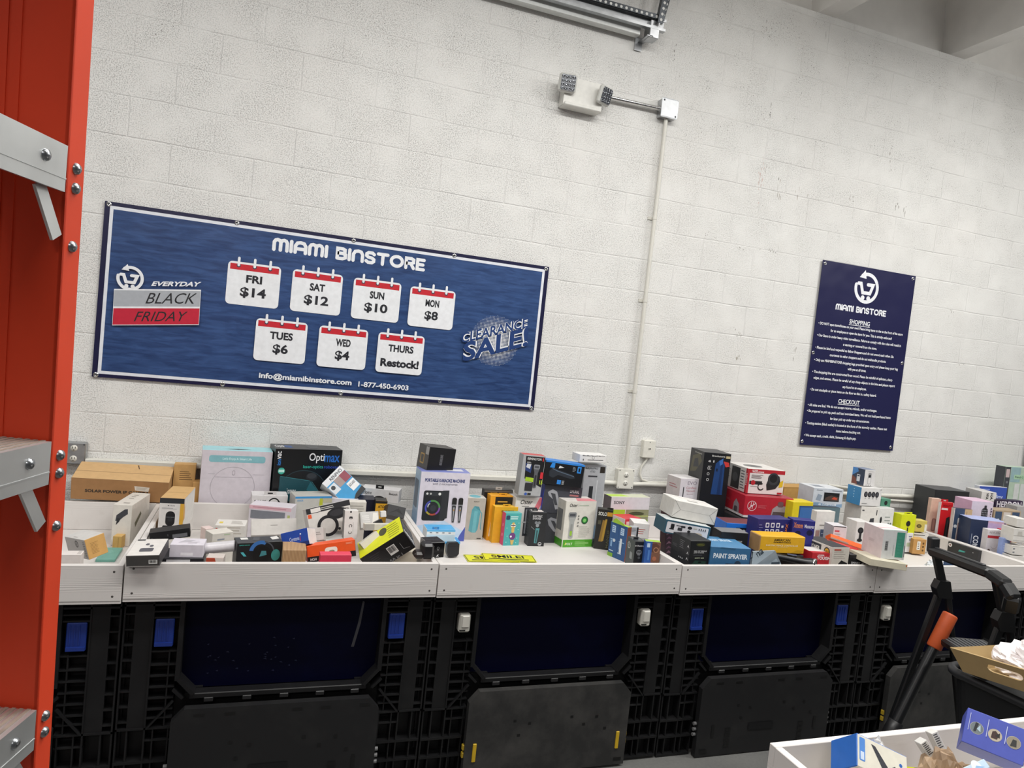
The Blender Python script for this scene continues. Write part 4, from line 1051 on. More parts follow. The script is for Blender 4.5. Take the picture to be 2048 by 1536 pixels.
    'purple': (2.6087, -2.8809, 1.0513, 0.1325, 0.1, 0.0889, -0.6138, 0.0906, -0.9014),
    'smallA': (2.5055, -2.8076, 1.0149, 0.0209, 0.03, 0.0497, -0.3219, -0.6127, -0.1596),
    'smallB': (2.5761, -2.7806, 1.0055, 0.02, 0.03, 0.0596, -0.2931, -0.4607, -0.2157),
    'lightblue': (2.3987, -2.9941, 1.0938, 0.0775, 0.05, 0.0197, -0.8791, -0.1033, 0.1239),
}
class Item:
    """one carton: a chamfered body with printing on its faces (all one mesh); parts such as hang tabs are children"""
    def __init__(s, key, name, label, col, cat='box', group=None, cols=None, bev=.0012, rough=.45, vis=None):
        g = BOX[key]; s.g = g; s.w, s.d, s.h = g[3:6]; w, d, h = s.w, s.d, s.h
        s.name, s.label, s.cat, s.group = name, label, cat, group; s.kids = []
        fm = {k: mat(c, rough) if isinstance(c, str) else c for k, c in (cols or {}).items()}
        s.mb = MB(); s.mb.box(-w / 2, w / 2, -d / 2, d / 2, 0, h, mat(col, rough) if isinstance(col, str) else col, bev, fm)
        ph = min(h, vis[0] / vis[1] * w) if vis else h            # height of the printed panel, measured down from the top
        s.F = Face(s.mb, (-w / 2, -d / 2, h - ph), (w, 0, 0), (0, 0, ph), (0, -1, 0))
        s.L = Face(s.mb, (-w / 2, d / 2, h - ph), (0, -d, 0), (0, 0, ph), (-1, 0, 0))
        s.R = Face(s.mb, (w / 2, -d / 2, h - ph), (0, d, 0), (0, 0, ph), (1, 0, 0))
        s.T = Face(s.mb, (-w / 2, -d / 2, h), (w, 0, 0), (0, d, 0), (0, 0, 1))
    def tab(s, col, wd=.05, ht=.03, u=.5, y=-.0, hole='1a1a1c'):
        b = MB(); x = (u - .5) * s.w; yy = -s.d / 2 + .004 + y
        b.box(x - wd / 2, x + wd / 2, yy, yy + .0012, s.h - .001, s.h + ht, mat(col, .4), .0004)
        f = Face(b, (x - wd / 2, yy, s.h), (wd, 0, 0), (0, 0, ht), (0, -1, 0)); f.RR(.28, .35, .72, .65, .004, hole)
        s.kids.append(('hang_tab', b)); return s
    def seam(s, c='8a8784'):
        s.T.R(0, .495, 1, .505, c); return s
    def done(s):
        o = s.mb.build(s.name, None, s.g[:3], s.g[6:9]); tag(o, s.label, s.cat, s.group)
        for n, b in s.kids: b.build(n, o)
        return o
def I(key, name, label, col, **k): return Item(key, name, label, col, **k)
GR = '6b6e73'

def headset(f, u, v, r, c1, c2, up=True):
    """a printed pair of headphones: band and two ear cups"""
    f.G(u, v, r, r * .22, c1, 20, 160); k = f.w / f.h
    for sx in (-1, 1):
        f.O(u + sx * r * .86, v - .02 * k, r * .30, c1, ry=r * .55 * k); f.O(u + sx * r * .80, v - .02 * k, r * .16, c2, ry=r * .38 * k)
def shaver(f, u, v, w, h, body, grip, head='b9bcc2'):
    f.RR(u - w * .5, v, u + w * .5, v + h * .66, w * f.w * .3, body); f.RR(u - w * .25, v + h * .06, u + w * .25, v + h * .55, w * f.w * .15, grip)
    f.P([(u - w * .5, v + h * .64), (u + w * .5, v + h * .64), (u + w * .8, v + h * .8), (u - w * .8, v + h * .8)], body)
    f.RR(u - w * .85, v + h * .80, u + w * .85, v + h, w * f.w * .3, head); f.R(u - w * .6, v + h * .85, u + w * .6, v + h * .94, '4a4d52')

# ---------------------------------------------------------------- first tray
g0 = 'boxes in the first tray'
a = I('cambox', 'cardboard_box', 'long brown carton printed SOLAR POWER IP CAMERA on the back rim', 'b08a5c', group=g0, cols={'F': 'a57a4e', 'T': 'c9a473'}, rough=.7)  # lit top and shaded front are put into the face colours
a.F.X('SOLAR POWER IP CAMERA', .14, .36, .80, .50, '15120f', .035); a.F.P([(.64, .76), (.80, .72), (.79, .50), (.65, .55)], 'd8d0c4'); a.F.Z(.66, .57, .78, .71, 3, 'a8a095')
a.T.R(0, .44, 1, .452, '6d5232'); a.T.R(0, .0, 1, .01, '7a5c3a'); a.T.P([(.6, .95), (.63, .72), (.64, .72), (.615, .95)], '5a4024'); a.done()
a = I('kraft_stand', 'cardboard_box', 'kraft carton standing against the wall between long brown carton and white robot vacuum box', 'c79d62', group=g0, rough=.65)
a.F.Z(.28, .74, .88, .90, 5, '6f5230', .3); a.done()
a = I('kraft_right', 'cardboard_box', 'narrow kraft carton standing against the left edge of the white robot vacuum box', 'bb8f55', group=g0, rough=.65); a.F.R(.0, .0, .03, 1, '8c6a3e'); a.done()
a = I('tallcam', 'camera_box', 'deep open kraft and white box showing a black camera on its front', 'd7d3cd', group='boxes in the second tray', cols={'T': 'cda468', 'L': 'b08a58'}, vis=(350, 240))
a.F.R(0, .84, 1, 1, '2b2e33'); a.F.R(.84, .2, 1, .84, 'd9a63c'); a.F.R(0, 0, .84, .84, 'd9d6d3'); a.F.X('● HIVIE', .33, .755, .62, .785, '4a4c50', .02); a.F.Z(.1, .66, .78, .71, 2, '8e9095', .4)
a.F.RR(.28, .15, .66, .60, .018, '15161a'); a.F.R(.30, .41, .64, .425, '6f7276'); a.F.P([(.1, .0), (.8, .0), (.72, .16), (.2, .16)], '1d1e22'); a.F.O(.47, .35, .1, '26282d')
a.T.R(.0, .46, 1, .47, '9b7845'); a.R.R(.03, 0, .97, .95, 'dedbd5'); a.R.P([(.0, .3), (.12, .34), (.09, .7), (.02, .9)], 'd39a3a'); a.done()
a = I('phonemount', 'phone_holder_box', 'tall white box with a dark phone holder printed on it, leaning by the divider', 'd9d4cc', group=g0)
a.F.P([(.16, .60), (.34, .60), (.56, .70), (.80, .78), (.78, .90), (.62, .89), (.2, .74)], '3a3b42'); a.F.P([(.2, .50), (.36, .58), (.44, .66), (.26, .68)], '24252a')
a.T.Z(.30, .45, .62, .88, 3, '8b857e', .25); a.T.R(.38, .12, .72, .18, '9a958f'); a.R.P([(.2, .5), (.5, .7), (.55, .62), (.25, .38)], '6d6a55'); a.done()
a = I('kraft_small', 'cardboard_box', 'little kraft box in front of the tall white phone holder box', 'c09a58', group=g0, cols={'T': 'd0aa68'}, rough=.65); a.T.R(.3, .3, .5, .4, '3a2c18'); a.F.R(.62, .0, .66, .9, '8a6b35'); a.done()
a = I('greykraft', 'cardboard_box', 'tilted white and grey box with a kraft end panel beside the ladder', 'cfcdca', group=g0, cols={'L': 'a09d9b', 'F': 'cc9f5e'})
a.L.O(.55, .72, .08, '3c3a38', ry=.18); a.L.O(.55, .72, .05, 'a09d9b', ry=.12); a.L.O(.55, .72, .02, '3c3a38', ry=.1); a.L.Z(.86, .1, .97, .9, 9, '5f5c5a', .4); a.F.Z(.22, .2, .66, .78, 9, '7d5c30', .22); a.T.Z(.1, .35, .2, .8, 1, 'a9a5a2'); a.done()
a = I('whitelow', 'white_box', 'low pinkish white box in front of the tilted kraft end box', 'd9d2ce', group=g0); a.T.R(.8, .1, .95, .9, 'bdb6b2'); a.done()
a = I('tealflat', 'flat_carton', 'flat teal carton lying on the floor of the first tray', '6fa79a', group=g0); a.T.Z(.1, .55, .8, .75, 2, '93c2b6', .3); a.done()

# ---------------------------------------------------------------- second tray
g1 = 'boxes in the second tray'
a = I('earbudbox', 'earbud_box', 'white topped black earbud box hanging over the front rim at the tray seam', '3c3b3a', group=g1, cols={'T': 'd9d5d0', 'F': '474543'})
a.F.R(.0, .0, 1, .03, 'd9d5d0'); a.F.R(0, 0, .012, 1, 'd9d5d0'); a.F.BC(.68, .22, .94, .58)
a.T.RR(.30, .22, .72, .44, .008, '56565c'); a.T.O(.45, .66, .06, '55555b', ry=.06); a.T.O(.60, .56, .06, '55555b', ry=.06); a.T.R(.05, .90, .30, .97, '3a3a3c'); a.R.R(.0, .0, 1, 1, '2c2b2b'); a.done()
g = BOX['blackcamopen']
a = Item('blackcamopen', 'black_box', 'empty black box lying open at its right end behind the earbud box', '17171a', group=g1)
a.F.R(.56, .1, .93, .5, '6b6c70'); a.F.Z(.03, .25, .1, .4, 2, '8a8a8c', .3); a.F.R(.44, .38, .46, .6, '55565a'); a.R.R(.15, .12, .85, .88, '050506'); a.T.R(.02, .08, .98, .12, '2c2c30'); a.done()
a = I('lavbox', 'white_box', 'pale lilac white box with a blank white sticker at the front of the heap', 'd8d3dc', group=g1)
a.F.R(.33, .2, .7, .42, 'f2eff4'); a.T.P([(.2, .3), (.5, .4), (.7, .7), (.4, .8)], 'b9b5bd'); a.T.Z(.5, .2, .9, .5, 3, 'a9a5ad', .3); a.R.O(.4, .6, .12, 'c0bcc6'); a.done()
a = I('blackunder', 'black_box', 'flat black box under the pale lilac box with white lettering on its edge', '1c1c22', group=g1); a.F.Z(.12, .82, .75, .97, 1, 'c9c9cc', .7); a.done()
a = I('redlow', 'small_box', 'small red and white box low at the front of the second tray', 'c9bfb8', group=g1, cols={'F': 'b5482e'}); a.F.P([(.5, 1), (1, 1), (1, .8), (.62, .8)], 'ddd4cc'); a.done()
b = MB(); b.tube([(0, 0, 0), (.125, -.01, .017)], .023, mat('cfccd0', .25), 24); b.tube([(.0, -.0005, .0015), (.125, -.0105, .0185)], .0235, mat('1c1c1e'), 24, caps=False, radii=[.0, .0]) if False else None
b.lathe((.125, -.01, .017), [(.0235, -.004), (.0235, .0), (.018, .001), (.017, -.02), (0, -.02)], mat('8d8a8e', .3), 24, (.98, -.08, .13))
tag(b.build('plastic_tube', None, (.585, -.985, 1.003)), 'glossy white tube lying right of the pale lilac box', 'tube', g1)
a = I('whiteA', 'white_box', 'white box with coloured dots on its top behind the little white cream box', 'd9d5cf', group=g1); a.F.Z(.4, .75, .95, .98, 3, 'b9b2a8', .4); a.T.R(.1, .3, .22, .6, 'd9c24a'); a.T.Z(.5, .2, .9, .8, 4, 'b0aaa2', .4); a.F.R(.03, .86, .09, .92, 'c4463c'); a.done()
a = I('whiteB', 'white_box', 'little white cream box in front of the dotted white box', 'd6d1c8', group=g1); a.F.Z(.25, .70, .6, .86, 2, '8f95a0', .5); a.F.R(.55, .93, .85, .95, 'a8c29a'); a.done()
a = I('pinkicon', 'small_box', 'tiny pinkish box with a black square icon left of the dotted white box', 'dcc9c4', group=g1); a.F.RR(.3, .75, .95, .95, .004, '1c1a1c'); a.F.O(.62, .85, .14, 'd8d4d4'); a.done()
a = I('robovac', 'robot_vacuum_box', 'large white box with a pale blue top and ring outline, against the wall', 'cfc8cf', group=g1, cols={'T': '9fd0d8', 'R': '8fc3cc', 'L': 'c8c1c8'})
a.F.RR(.10, .85, .90, .935, .012, '82b6be'); a.F.X("Let's Enjoy A Smart Life", .29, .873, .70, .912, 'd8eef0', .01)
a.F.G(.46, .535, .315, .005, 'a9a3ab', n=60); a.F.R(.10, .70, .20, .703, 'b1abb3'); a.F.R(.74, .70, .9, .703, 'b1abb3'); a.F.R(.20, .663, .72, .666, 'b1abb3'); a.F.RR(.44, .69, .48, .75, .006, 'a9a3ab'); a.F.RR(.447, .698, .473, .742, .004, 'cfc8cf')
a.T.P([(.32, .3), (.5, .22), (.70, .3), (.5, .42)], '15171a'); a.done()
a = I('optimax', 'robot_vacuum_box', 'large black robot vacuum box with blue and teal lettering against the wall', '0c0d10', group=g1, cols={'T': '2a2c31'}, rough=.35)
f = a.F; f.X('Opti', .50, .83, .73, .955, 'e6e6e8', .01); f.X('max', .73, .845, .965, .93, '2466b8', .02); f.X('laser-optics', .42, .755, .72, .805, '2fae9c', .01); f.X('robovac', .735, .765, .96, .805, '2c4cb0', .01)
f.X('vac', .035, .875, .09, .97, 'e6e6e8', .015, rot=90); f.X('ion', .035, .80, .09, .872, '2a78c8', .015, rot=90)
f.O(.107, .73, .05, '3aa896'); f.R(.067, .715, .147, .745, 'bfe6dc'); f.O(.44, .48, .36, '24373f', ry=.265); f.O(.44, .49, .345, '0f1114', ry=.245); f.P([(.09, .66), (.52, .62), (.56, .60), (.70, .44), (.40, .30), (.10, .42)], '1f4a53'); f.P([(.55, .60), (.74, .42), (.66, .36), (.50, .50)], '2a6874'); f.K([(.10, .665), (.54, .61)], .0012, '3f8088'); f.K([(.57, .60), (.72, .44)], .0012, '3f8088')
f.O(.56, .66, .085, '24272b', ry=.05); f.O(.56, .672, .07, '34373b', ry=.035); f.X('ionvac', .21, .45, .35, .52, 'cfd6d8', .015, -.4); f.Z(.84, .66, .96, .70, 2, 'c9c9cc', .4)
a.T.X('Opti', .03, .25, .16, .75, 'd9d9db', .02); a.T.X('max', .17, .25, .28, .65, '2a5ea8', .02); a.T.O(.58, .5, .09, '4a4c50', ry=.35); a.done()
a = I('sonyhead', 'headphone_box', 'white headphone box with a hang tab, before the white robot vacuum box', 'd6d3d3', group=g1, vis=(90, 350))
a.F.X('SONY', .07, .22, .40, .46, '1d1d20', .025); headset(a.F, .62, .12, .16, '141416', '2b2b2f'); a.tab('cfcccb', .06, .022).done()
a = I('pinkpanel', 'gift_box', 'pink topped white box with a grey window panel behind the pale grey slab', 'd5cfd6', group=g1)
a.F.R(0, .91, 1, 1, 'dfb8c2'); a.F.Z(.08, .925, .9, .985, 1, 'c795a2', .5); a.F.R(.04, .68, .86, .88, '7c7f88'); a.F.R(.92, .70, .98, .82, 'b9c27a'); a.done()
a = I('greyflat', 'slim_box', 'pale grey slab box tipped forward on the heap behind the black headphone box', 'bdb9b4', group=g1); a.F.Z(.42, .55, .58, .62, 1, '77736e'); a.done()
a = I('headphone', 'headphone_box', 'black box with blue headphones pictured and white stickers on its top', '17181b', group=g1, cols={'T': '3a3b3f'}, vis=(185, 443))
a.F.X('BASS CAVE', .05, .84, .27, .90, '3fb3a6', .01); a.F.G(.55, .42, .27, .07, '101216', 10, 200); a.F.G(.52, .50, .25, .085, '3b6fb0', 60, 175); a.F.G(.55, .40, .28, .03, '4a4d54', -30, 80); a.F.O(.55, .32, .2, '0a0b0d'); a.F.P([(.5, .2), (.66, .28), (.64, .5), (.54, .52)], '3f7f86'); a.F.O(.86, .25, .1, '3f8f8a', ry=.32); a.F.P([(.08, .48), (.14, .50), (.22, .25), (.16, .25)], '4fb0b8')
a.T.R(.12, .55, .28, .88, 'dcdad6'); a.T.P([(.80, .35), (.97, .5), (.95, .95), (.78, .8)], 'dcdad6'); a.T.P([(.36, .4), (.5, .3), (.55, .8), (.42, .85)], '4d4f54'); a.L.R(.2, .1, .9, .9, '2c2d31'); a.done()
a = I('ceretone', 'hearing_aid_box', 'royal blue box with a white end tipped over the striped kraft box', '1f45a0', group=g1, cols={'R': 'd9d6d2'})
a.F.X('Ceretone', .30, .38, .66, .62, 'cdd8f0', .0); a.F.O(.72, .72, .03, 'cdd8f0'); a.F.R(0, 0, 1, .22, '182a66'); a.F.P([(.1, .02), (.3, .02), (.34, .14), (.14, .16)], 'b08a78'); a.F.R(.69, .3, .705, .62, 'c83a3a'); a.done()
a = I('woodbox', 'kraft_box', 'striped kraft box between the black headphone box and the orange shoe box style carton', M_RIB, group=g1); a.done()
a = I('orangebox', 'orange_box', 'wide bright orange box with a white handle hole and black base', 'e0541f', group=g1, cols={'R': '1a1a1c'})
a.F.R(0, 0, 1, .34, '161618'); a.F.RR(.36, .38, .62, .76, .012, 'e9e2d6'); a.F.RR(.44, .40, .56, .58, .008, '9c917e'); a.F.R(.47, .38, .53, .50, 'e0541f'); a.F.Z(.8, .78, .97, .92, 2, 'f0a080', .4); a.F.X('IGI', .06, .1, .18, .24, 'd8d8d8', .02); a.done()
a = I('redfront', 'red_box', 'coral red box right behind the front plank below the orange box', 'd9405a', group=g1); a.done()
a = I('jbl', 'headphone_box', 'tilted white box with black headphones pictured and a black band on top', 'd3cfc9', group=g1, cols={'R': '18181a'})
f = a.F; f.R(0, .80, 1, 1, '232326'); f.R(.10, .82, .32, .97, 'dedad4'); f.Z(.33, .84, .7, .96, 2, 'd0cdc8', .4); f.R(.02, .64, .10, .78, 'e05a2e'); f.O(.68, .62, .24, '17171a', ry=.20); f.O(.66, .64, .16, '2c2c30', ry=.12); f.G(.42, .25, .24, .07, '1a1a1d'); f.O(.42, .25, .17, 'c9c5bf'); f.O(.66, .06, .03, '1d1d20'); f.Z(.85, .68, .97, .76, 2, '6c6a68', .4); f.P([(.8, .0), (1, .0), (1, .6), (.86, .4)], '1c1c1e'); a.done()
a = I('greyback', 'electronics_box', 'big light grey box with a blue top edge behind the tilted headphone box', 'bdbcb6', group=g1)
a.F.R(0, .955, 1, 1, '3f8fc8'); a.F.X('ANKER', .05, .89, .22, .93, '6fa2cc', .02); a.F.R(.66, .70, .75, .95, 'b3b83a'); a.F.R(.76, .86, 1, .95, 'b5b096'); a.done()
a = I('whiteflat', 'flat_box', 'flat white box under the tilted blue and white box', 'd8d5dc', group=g1); a.F.P([(.8, 0), (.9, 0), (1, .7), (.97, .7)], '5d5d6c'); a.done()
a = I('bluetoner', 'blue_box', 'bright blue and white box propped on one corner before the black robot vacuum box', '2a8fc4', group=g1, cols={'R': 'a6d0e4', 'L': 'd9dde0'})
f = a.F; f.R(0, .52, 1, 1, 'd8dadb') if False else None
f.R(.0, .82, 1, 1, 'd9dcdf'); f.X('RENPHO', .30, .85, .92, .95, '2a2c34', .02); f.R(.36, .55, .66, .82, '9b8a86'); f.P([(.66, .55), (.98, .55), (.98, .82), (.66, .82)], '8a3a4a'); f.R(.02, .50, .34, .78, 'cfd4d8'); f.O(.16, .68, .09, '2b2e34'); f.R(.62, .22, .98, .50, 'e3e4e4'); f.X('BACK & NECK', .65, .36, .95, .44, '24262c', .02); f.P([(.3, 0), (1, 0), (1, .16), (.6, .12)], '15181c'); a.done()
a = I('blackmount', 'black_box', 'dark navy box below the white speaker box with black hang tab', '15162a', group=g1); a.done()
a = I('ihome', 'speaker_box', 'grey white Bluetooth speaker box with a black hang tab at the back rim', 'cdcbcb', group=g1)
a.F.X('iHome', .04, .52, .28, .80, '3a3a3e', .01); a.F.X('Bluetooth', .74, .62, .96, .80, '2c2c30', .02); a.F.G(.50, -.25, .24, .1, '1b1b1e', 20, 160); a.tab('1b1b1d', .045, .022, .48, hole='cfcdcb').done()
a = I('atom', 'yellow_box', 'small amber yellow box with a black top beside the dented dark box', 'd09a24', group=g1, cols={'T': '1b1a1a', 'L': '1d1c1c'}, vis=(100, 115))
a.F.R(0, .75, 1, 1, '1c1b1a'); a.F.X('ATOM', .22, .30, .98, .56, '2a2416', .03); a.done()
a = I('darkcrumple', 'dark_box', 'dented dark grey box right of the small amber yellow box', '3a3a3c', group=g1, cols={'T': '6a6a6a'}); a.F.P([(.1, .2), (.5, .5), (.9, .3), (.6, .8)], '2a2a2c'); a.T.P([(.3, .3), (.45, .35), (.5, .6), (.35, .6)], 'cfcfcc'); a.done()
a = I('whitetag', 'white_box', 'upright cream box behind the white strip box with black icons', 'd6d1c8', group=g1); a.F.Z(.1, .80, .9, .95, 3, 'a9a59c', .35); a.F.R(.02, .86, .08, .9, 'd89aa0'); a.done()
a = I('upb', 'slim_box', 'slim white upright box with a column of small black icons', 'dcd9d6', group=g1, cols={'L': '8f8d8b'})
f = a.F; f.O(.46, .95, .07, '2c2c2e'); f.RR(.36, .70, .60, .79, .003, '2c2c2e'); f.R(.42, .72, .54, .735, 'dcd9d6'); f.G(.48, .46, .12, .04, '4a4a4c', -60, 240); f.G(.46, .24, .12, .04, '2c2c2e', 150, 390); f.R(.66, .2, .68, .6, 'b0aeac'); a.done()
a = I('greyprong', 'small_box', 'little silver white box in front of the tilted headphone box', 'b9b7b4', group=g1); a.F.Z(.2, .4, .8, .7, 2, '8d8b88'); a.done()
a = I('lightstrip', 'slim_box', 'cream horizontal strip box at the top of the heap by the yellow and black box', 'd2cdc0', group=g1, cols={'F': 'c6c2b8'}); a.F.R(0, 0, .34, 1, 'a09d98'); a.done()
a = I('whitebag', 'blister_pack', 'silvery grey blister pack behind the cream strip box', 'b5b3b0', group=g1, rough=.25); a.F.Z(.1, .2, .6, .8, 5, 'd5d3d0', .4); a.F.P([(.6, .1), (.95, .2), (.95, .9), (.7, .9)], 'd8d5cc'); a.done()
a = I('whitetilt', 'white_box', 'slanted cream white box under the cream strip box', 'd4d0c4', group=g1); a.F.R(.0, .0, 1, .12, 'b5b1a6'); a.done()
a = I('blacktilt', 'small_box', 'tiny black box perched behind the cream strip box', '1b1b1d', group=g1); a.F.R(.1, .2, .5, .35, '6a6a6c'); a.done()
a = I('smallwhite', 'small_box', 'tiny white box perched behind the slim white icon box', 'e2e0dc', group=g1); a.done()
a = I('yellowblack', 'gadget_box', 'long black box with a bright yellow top slanting up at the right of the heap', '141416', group=g1, cols={'T': 'd8dc1e', 'R': '28282a'}, rough=.35)
f = a.F; f.BC(.52, .30, .70, .75); f.Z(.16, .45, .4, .85, 4, '3a3a3c', .3); f.X('5A in 1', .44, .02, .72, .16, '9a9a9c', .01); f.K([(.92, .2), (.80, .28), (.80, .62)], .0006, 'b9b9bb')
f = a.T; f.O(.58, .72, .09, '4a4a30', ry=.22); f.Z(.68, .12, .97, .9, 6, '6f7218', .25)
f = a.R; f.X('basn', .05, .1, .3, .9, 'd9d9da', .02, rot=90); f.Z(.45, .1, .95, .9, 5, '77777a', .4); a.done()
a = I('creambase', 'cream_box', 'cream box underneath the slanting yellow and black box', 'cfc6b4', group=g1); a.done()
a = I('seamcube', 'black_box', 'glossy black cube box sitting across the seam of the second and third trays', '0e0e10', group='boxes on the tray seam', cols={'L': '9a9894'}, rough=.2, bev=.0008)
f = a.F; f.K([(.0, .99), (1, .99)], .0008, 'b9b9b9'); f.K([(.0, .0), (.0, 1)], .0008, 'b9b9b9'); f.G(.62, .62, .07, .015, '8a8a8c'); f.Z(.58, .45, .7, .55, 2, '8a8a8c', .4); f.P([(.55, .04), (.62, .12), (.70, .03), (.64, .16), (.72, .2), (.6, .19)], 'e4e4e4'); a.T.K([(.1, .5), (.9, .5)], .0005, '77777a'); a.done()
def dark_lump():
    b = MB(); m = mat('19181a', .35); b.box(-.022, .03, -.035, .035, 0, .068, m, .010); b.box(-.055, -.01, -.03, .03, 0, .03, mat('2a2320', .4), .010)
    tag(b.build('leather_case', None, (1.500, -1.12, 1.012)), 'black leathery case under the glossy black cube at the tray seam', 'case')
dark_lump()
b = MB(); b.prism([(-.024, -.036), (.018, -.036), (.03, -.022), (.03, .028), (.02, .038), (-.026, .038), (-.036, .026), (-.036, -.012)], (0, 0, .040), (1, 0, 0), (0, 0, 1), (0, -1, 0), .028, mat('1d1d20', .35))
b.box(-.034, .028, -.0285, -.0275, .058, .0595, mat('060607')); tag(b.build('earbud_case', None, (1.748, -.66, .870), (R(-6), 0, R(6))), 'black earbud charging case standing right of the glossy black cube', 'earbud case')
b = MB(); b.lathe((0, 0, 0), [(.0, 0), (.014, 0), (.015, .004), (.015, .055), (.012, .066), (.007, .070), (.007, .078)], mat('b9c6cc', .2), 16); q = tag(b.build('small_bottle', None, (1.499, -.84, .872)), 'small clear bottle with a black cap right of the yellow and black box', 'bottle')
b = MB(); b.lathe((0, 0, .078), [(.0, .016), (.0105, .016), (.0105, 0), (0, 0)], M_BLACK, 14); b.build('cap', q)

# ---------------------------------------------------------------- third tray
g2 = 'boxes in the third tray'
a = I('karaoke', 'karaoke_machine_box', 'tall white box printed PORTABLE KARAOKE MACHINE', 'd6d1dc', group=g2, cols={'T': '7d86c4', 'L': 'a9c4dc'})
f = a.F; f.P([(0, 0), (1, 0), (1, .14), (.55, .30), (0, .22)], 'b9cfe6'); f.P([(.84, 0), (1, 0), (1, .22), (.9, .1)], '4a58a8')
f.X('PORTABLE KARAOKE MACHINE', .09, .855, .90, .905, '3c4678', .04); f.X('with 2 microphones', .25, .805, .75, .845, '6b6b78', .0)
f.RR(.09, .30, .56, .73, .012, '1c1e22'); f.P([(.44, .30), (.60, .34), (.60, .74), (.47, .735)], '2a2c31'); f.RR(.11, .655, .48, .715, .006, '2e3136'); f.O(.16, .685, .022, 'd9d9d6'); f.O(.23, .685, .02, 'b9b9b6'); f.O(.41, .685, .028, 'e6e6e2')
for a0, c in ((0, '4f8a4a'), (60, '4f8a4a'), (110, '4a52a8'), (160, '4a4fb0'), (215, 'a89a3a'), (250, 'a84a3a'), (300, '7a4a9a')): f.G(.29, .485, .155, .035, c, a0, a0 + 62, 14)
f.O(.29, .485, .11, '24262a'); f.G(.27, .50, .085, .02, 'c9cbd0', 120, 190); f.O(.30, .48, .06, '33363b')
for u in (.72, .85):
    f.P([(u - .012, .28), (u + .03, .28), (u + .045, .52), (u - .04, .52)], '34353a'); f.P([(u - .002, .30), (u + .012, .30), (u + .018, .50), (u - .012, .50)], '9a9ca2'); f.RR(u - .045, .52, u + .05, .64, .010, '1a1a1d'); f.R(u - .04, .525, u + .045, .54, '8a8c92'); f.O(u + .002, .46, .015, 'b88a4a')
a.L.RR(.1, .45, .75, .85, .01, '6a7888'); a.L.R(.05, 0, .95, .42, '9ab8d6'); a.T.R(.55, .3, .9, .75, 'd9dae4'); a.done()
a = I('watchcube', 'black_box', 'black cube box with a gold outline, standing on the karaoke box', '131316', group=g2, cols={'L': '4a4744', 'T': '43413f'})
a.F.X('8E8E8E', .44, .28, .54, .72, '6e6e72', .02, rot=90); a.L.RR(.25, .22, .62, .66, .006, 'b08c4a'); a.L.RR(.31, .28, .56, .60, .004, '4a4744'); a.L.R(.7, .66, .98, .98, 'a9a7a4'); a.done()
a = I('bulbback', 'light_bulb_box', 'white box with a sky blue top and hang slot in front of the karaoke box', 'dfe6ea', group=g2, cols={'T': '58aadf'})
a.F.R(0, .92, 1, 1, '5cb0e4')
for k in range(4): a.F.R(.1 + .22 * k, .86, .18 + .22 * k, .89, '5a6a78')
a.F.R(0, .3, 1, .80, 'bcd6e6'); a.tab('2f86c8', .035, .014, .3, hole='d5e6ee').done()
a = I('bulbfront', 'light_bulb_box', 'cream front box with bright blue top standing beside the black earbud case', 'cdc8bc', group=g2, cols={'T': '3f9ad8'}); a.F.R(0, .84, 1, 1, '4aa6e0'); a.T.R(.2, .2, .8, .75, 'dbe6ea'); a.done()
a = I('speaker', 'speaker_box', 'beige grey box showing a teal bluetooth speaker', 'b3ada4', group=g2, cols={'T': 'd5d1c9'}, bev=.001)
f = a.F; f.X('SONY', .36, .90, .66, .93, '4a4640', .02); f.P([(.22, .22), (.40, .18), (.60, .18), (.70, .26), (.76, .70), (.66, .80), (.42, .81), (.30, .72)], '5aa0ac'); f.P([(.42, .81), (.66, .80), (.76, .70), (.56, .74)], '4a8c98'); f.P([(.40, .18), (.60, .18), (.62, .68), (.44, .70)], '6cb2bc'); f.K([(.76, .68), (.84, .64), (.84, .3), (.86, .26)], .0022, '5aa0ac'); f.R(.70, .035, .92, .055, '3a3632'); a.T.O(.5, .5, .3, '6fb4c0', ry=.4); a.done()
a = I('bose', 'black_box', 'black boxed gadget standing behind the orange packs with a clear hang tab', '1b191a', group=g2); a.F.X('BOSE', .22, .915, .45, .95, 'a8823a', .02); a.F.R(0, .95, 1, .985, '5f5c58'); a.tab('b9b6b2', .04, .016, .5, hole='8a8784').done()
a = I('orangeA', 'phone_case_box', 'taller orange pack with a black picture panel', 'e39c22', group=g2, cols={'T': 'e8a52c'})
f = a.F; f.R(.2, .62, .95, .97, '1d1b18'); f.R(.30, .85, .7, .88, 'c9a04a'); f.G(.8, .75, .12, .02, '8a7a50'); f.P([(.05, .1), (.22, .1), (.2, .4), (.1, .42)], 'e6cfb0'); a.tab('e39c22', .05, .014, .5, hole='8a5a10').done()
a = I('orangeB', 'phone_case_box', 'shorter yellow orange pack with a dark phone printed on it', 'e0a420', group=g2, cols={'T': 'ecc04a'})
f = a.F; f.X('BUMPER', .30, .85, .85, .90, '2c2208', .02); f.RR(.38, .22, .92, .74, .012, '1c1a18'); f.RR(.42, .26, .88, .70, .009, '34302b'); a.tab('e0a420', .045, .014, .5, hole='8a5a10').done()
a = I('kids', 'toy_camera_box', 'small teal and pink box with a cartoonish figure in front of the orange packs', '4aa6a6', group=g2, cols={'L': 'cf4a7c', 'T': '5cb6b4'})
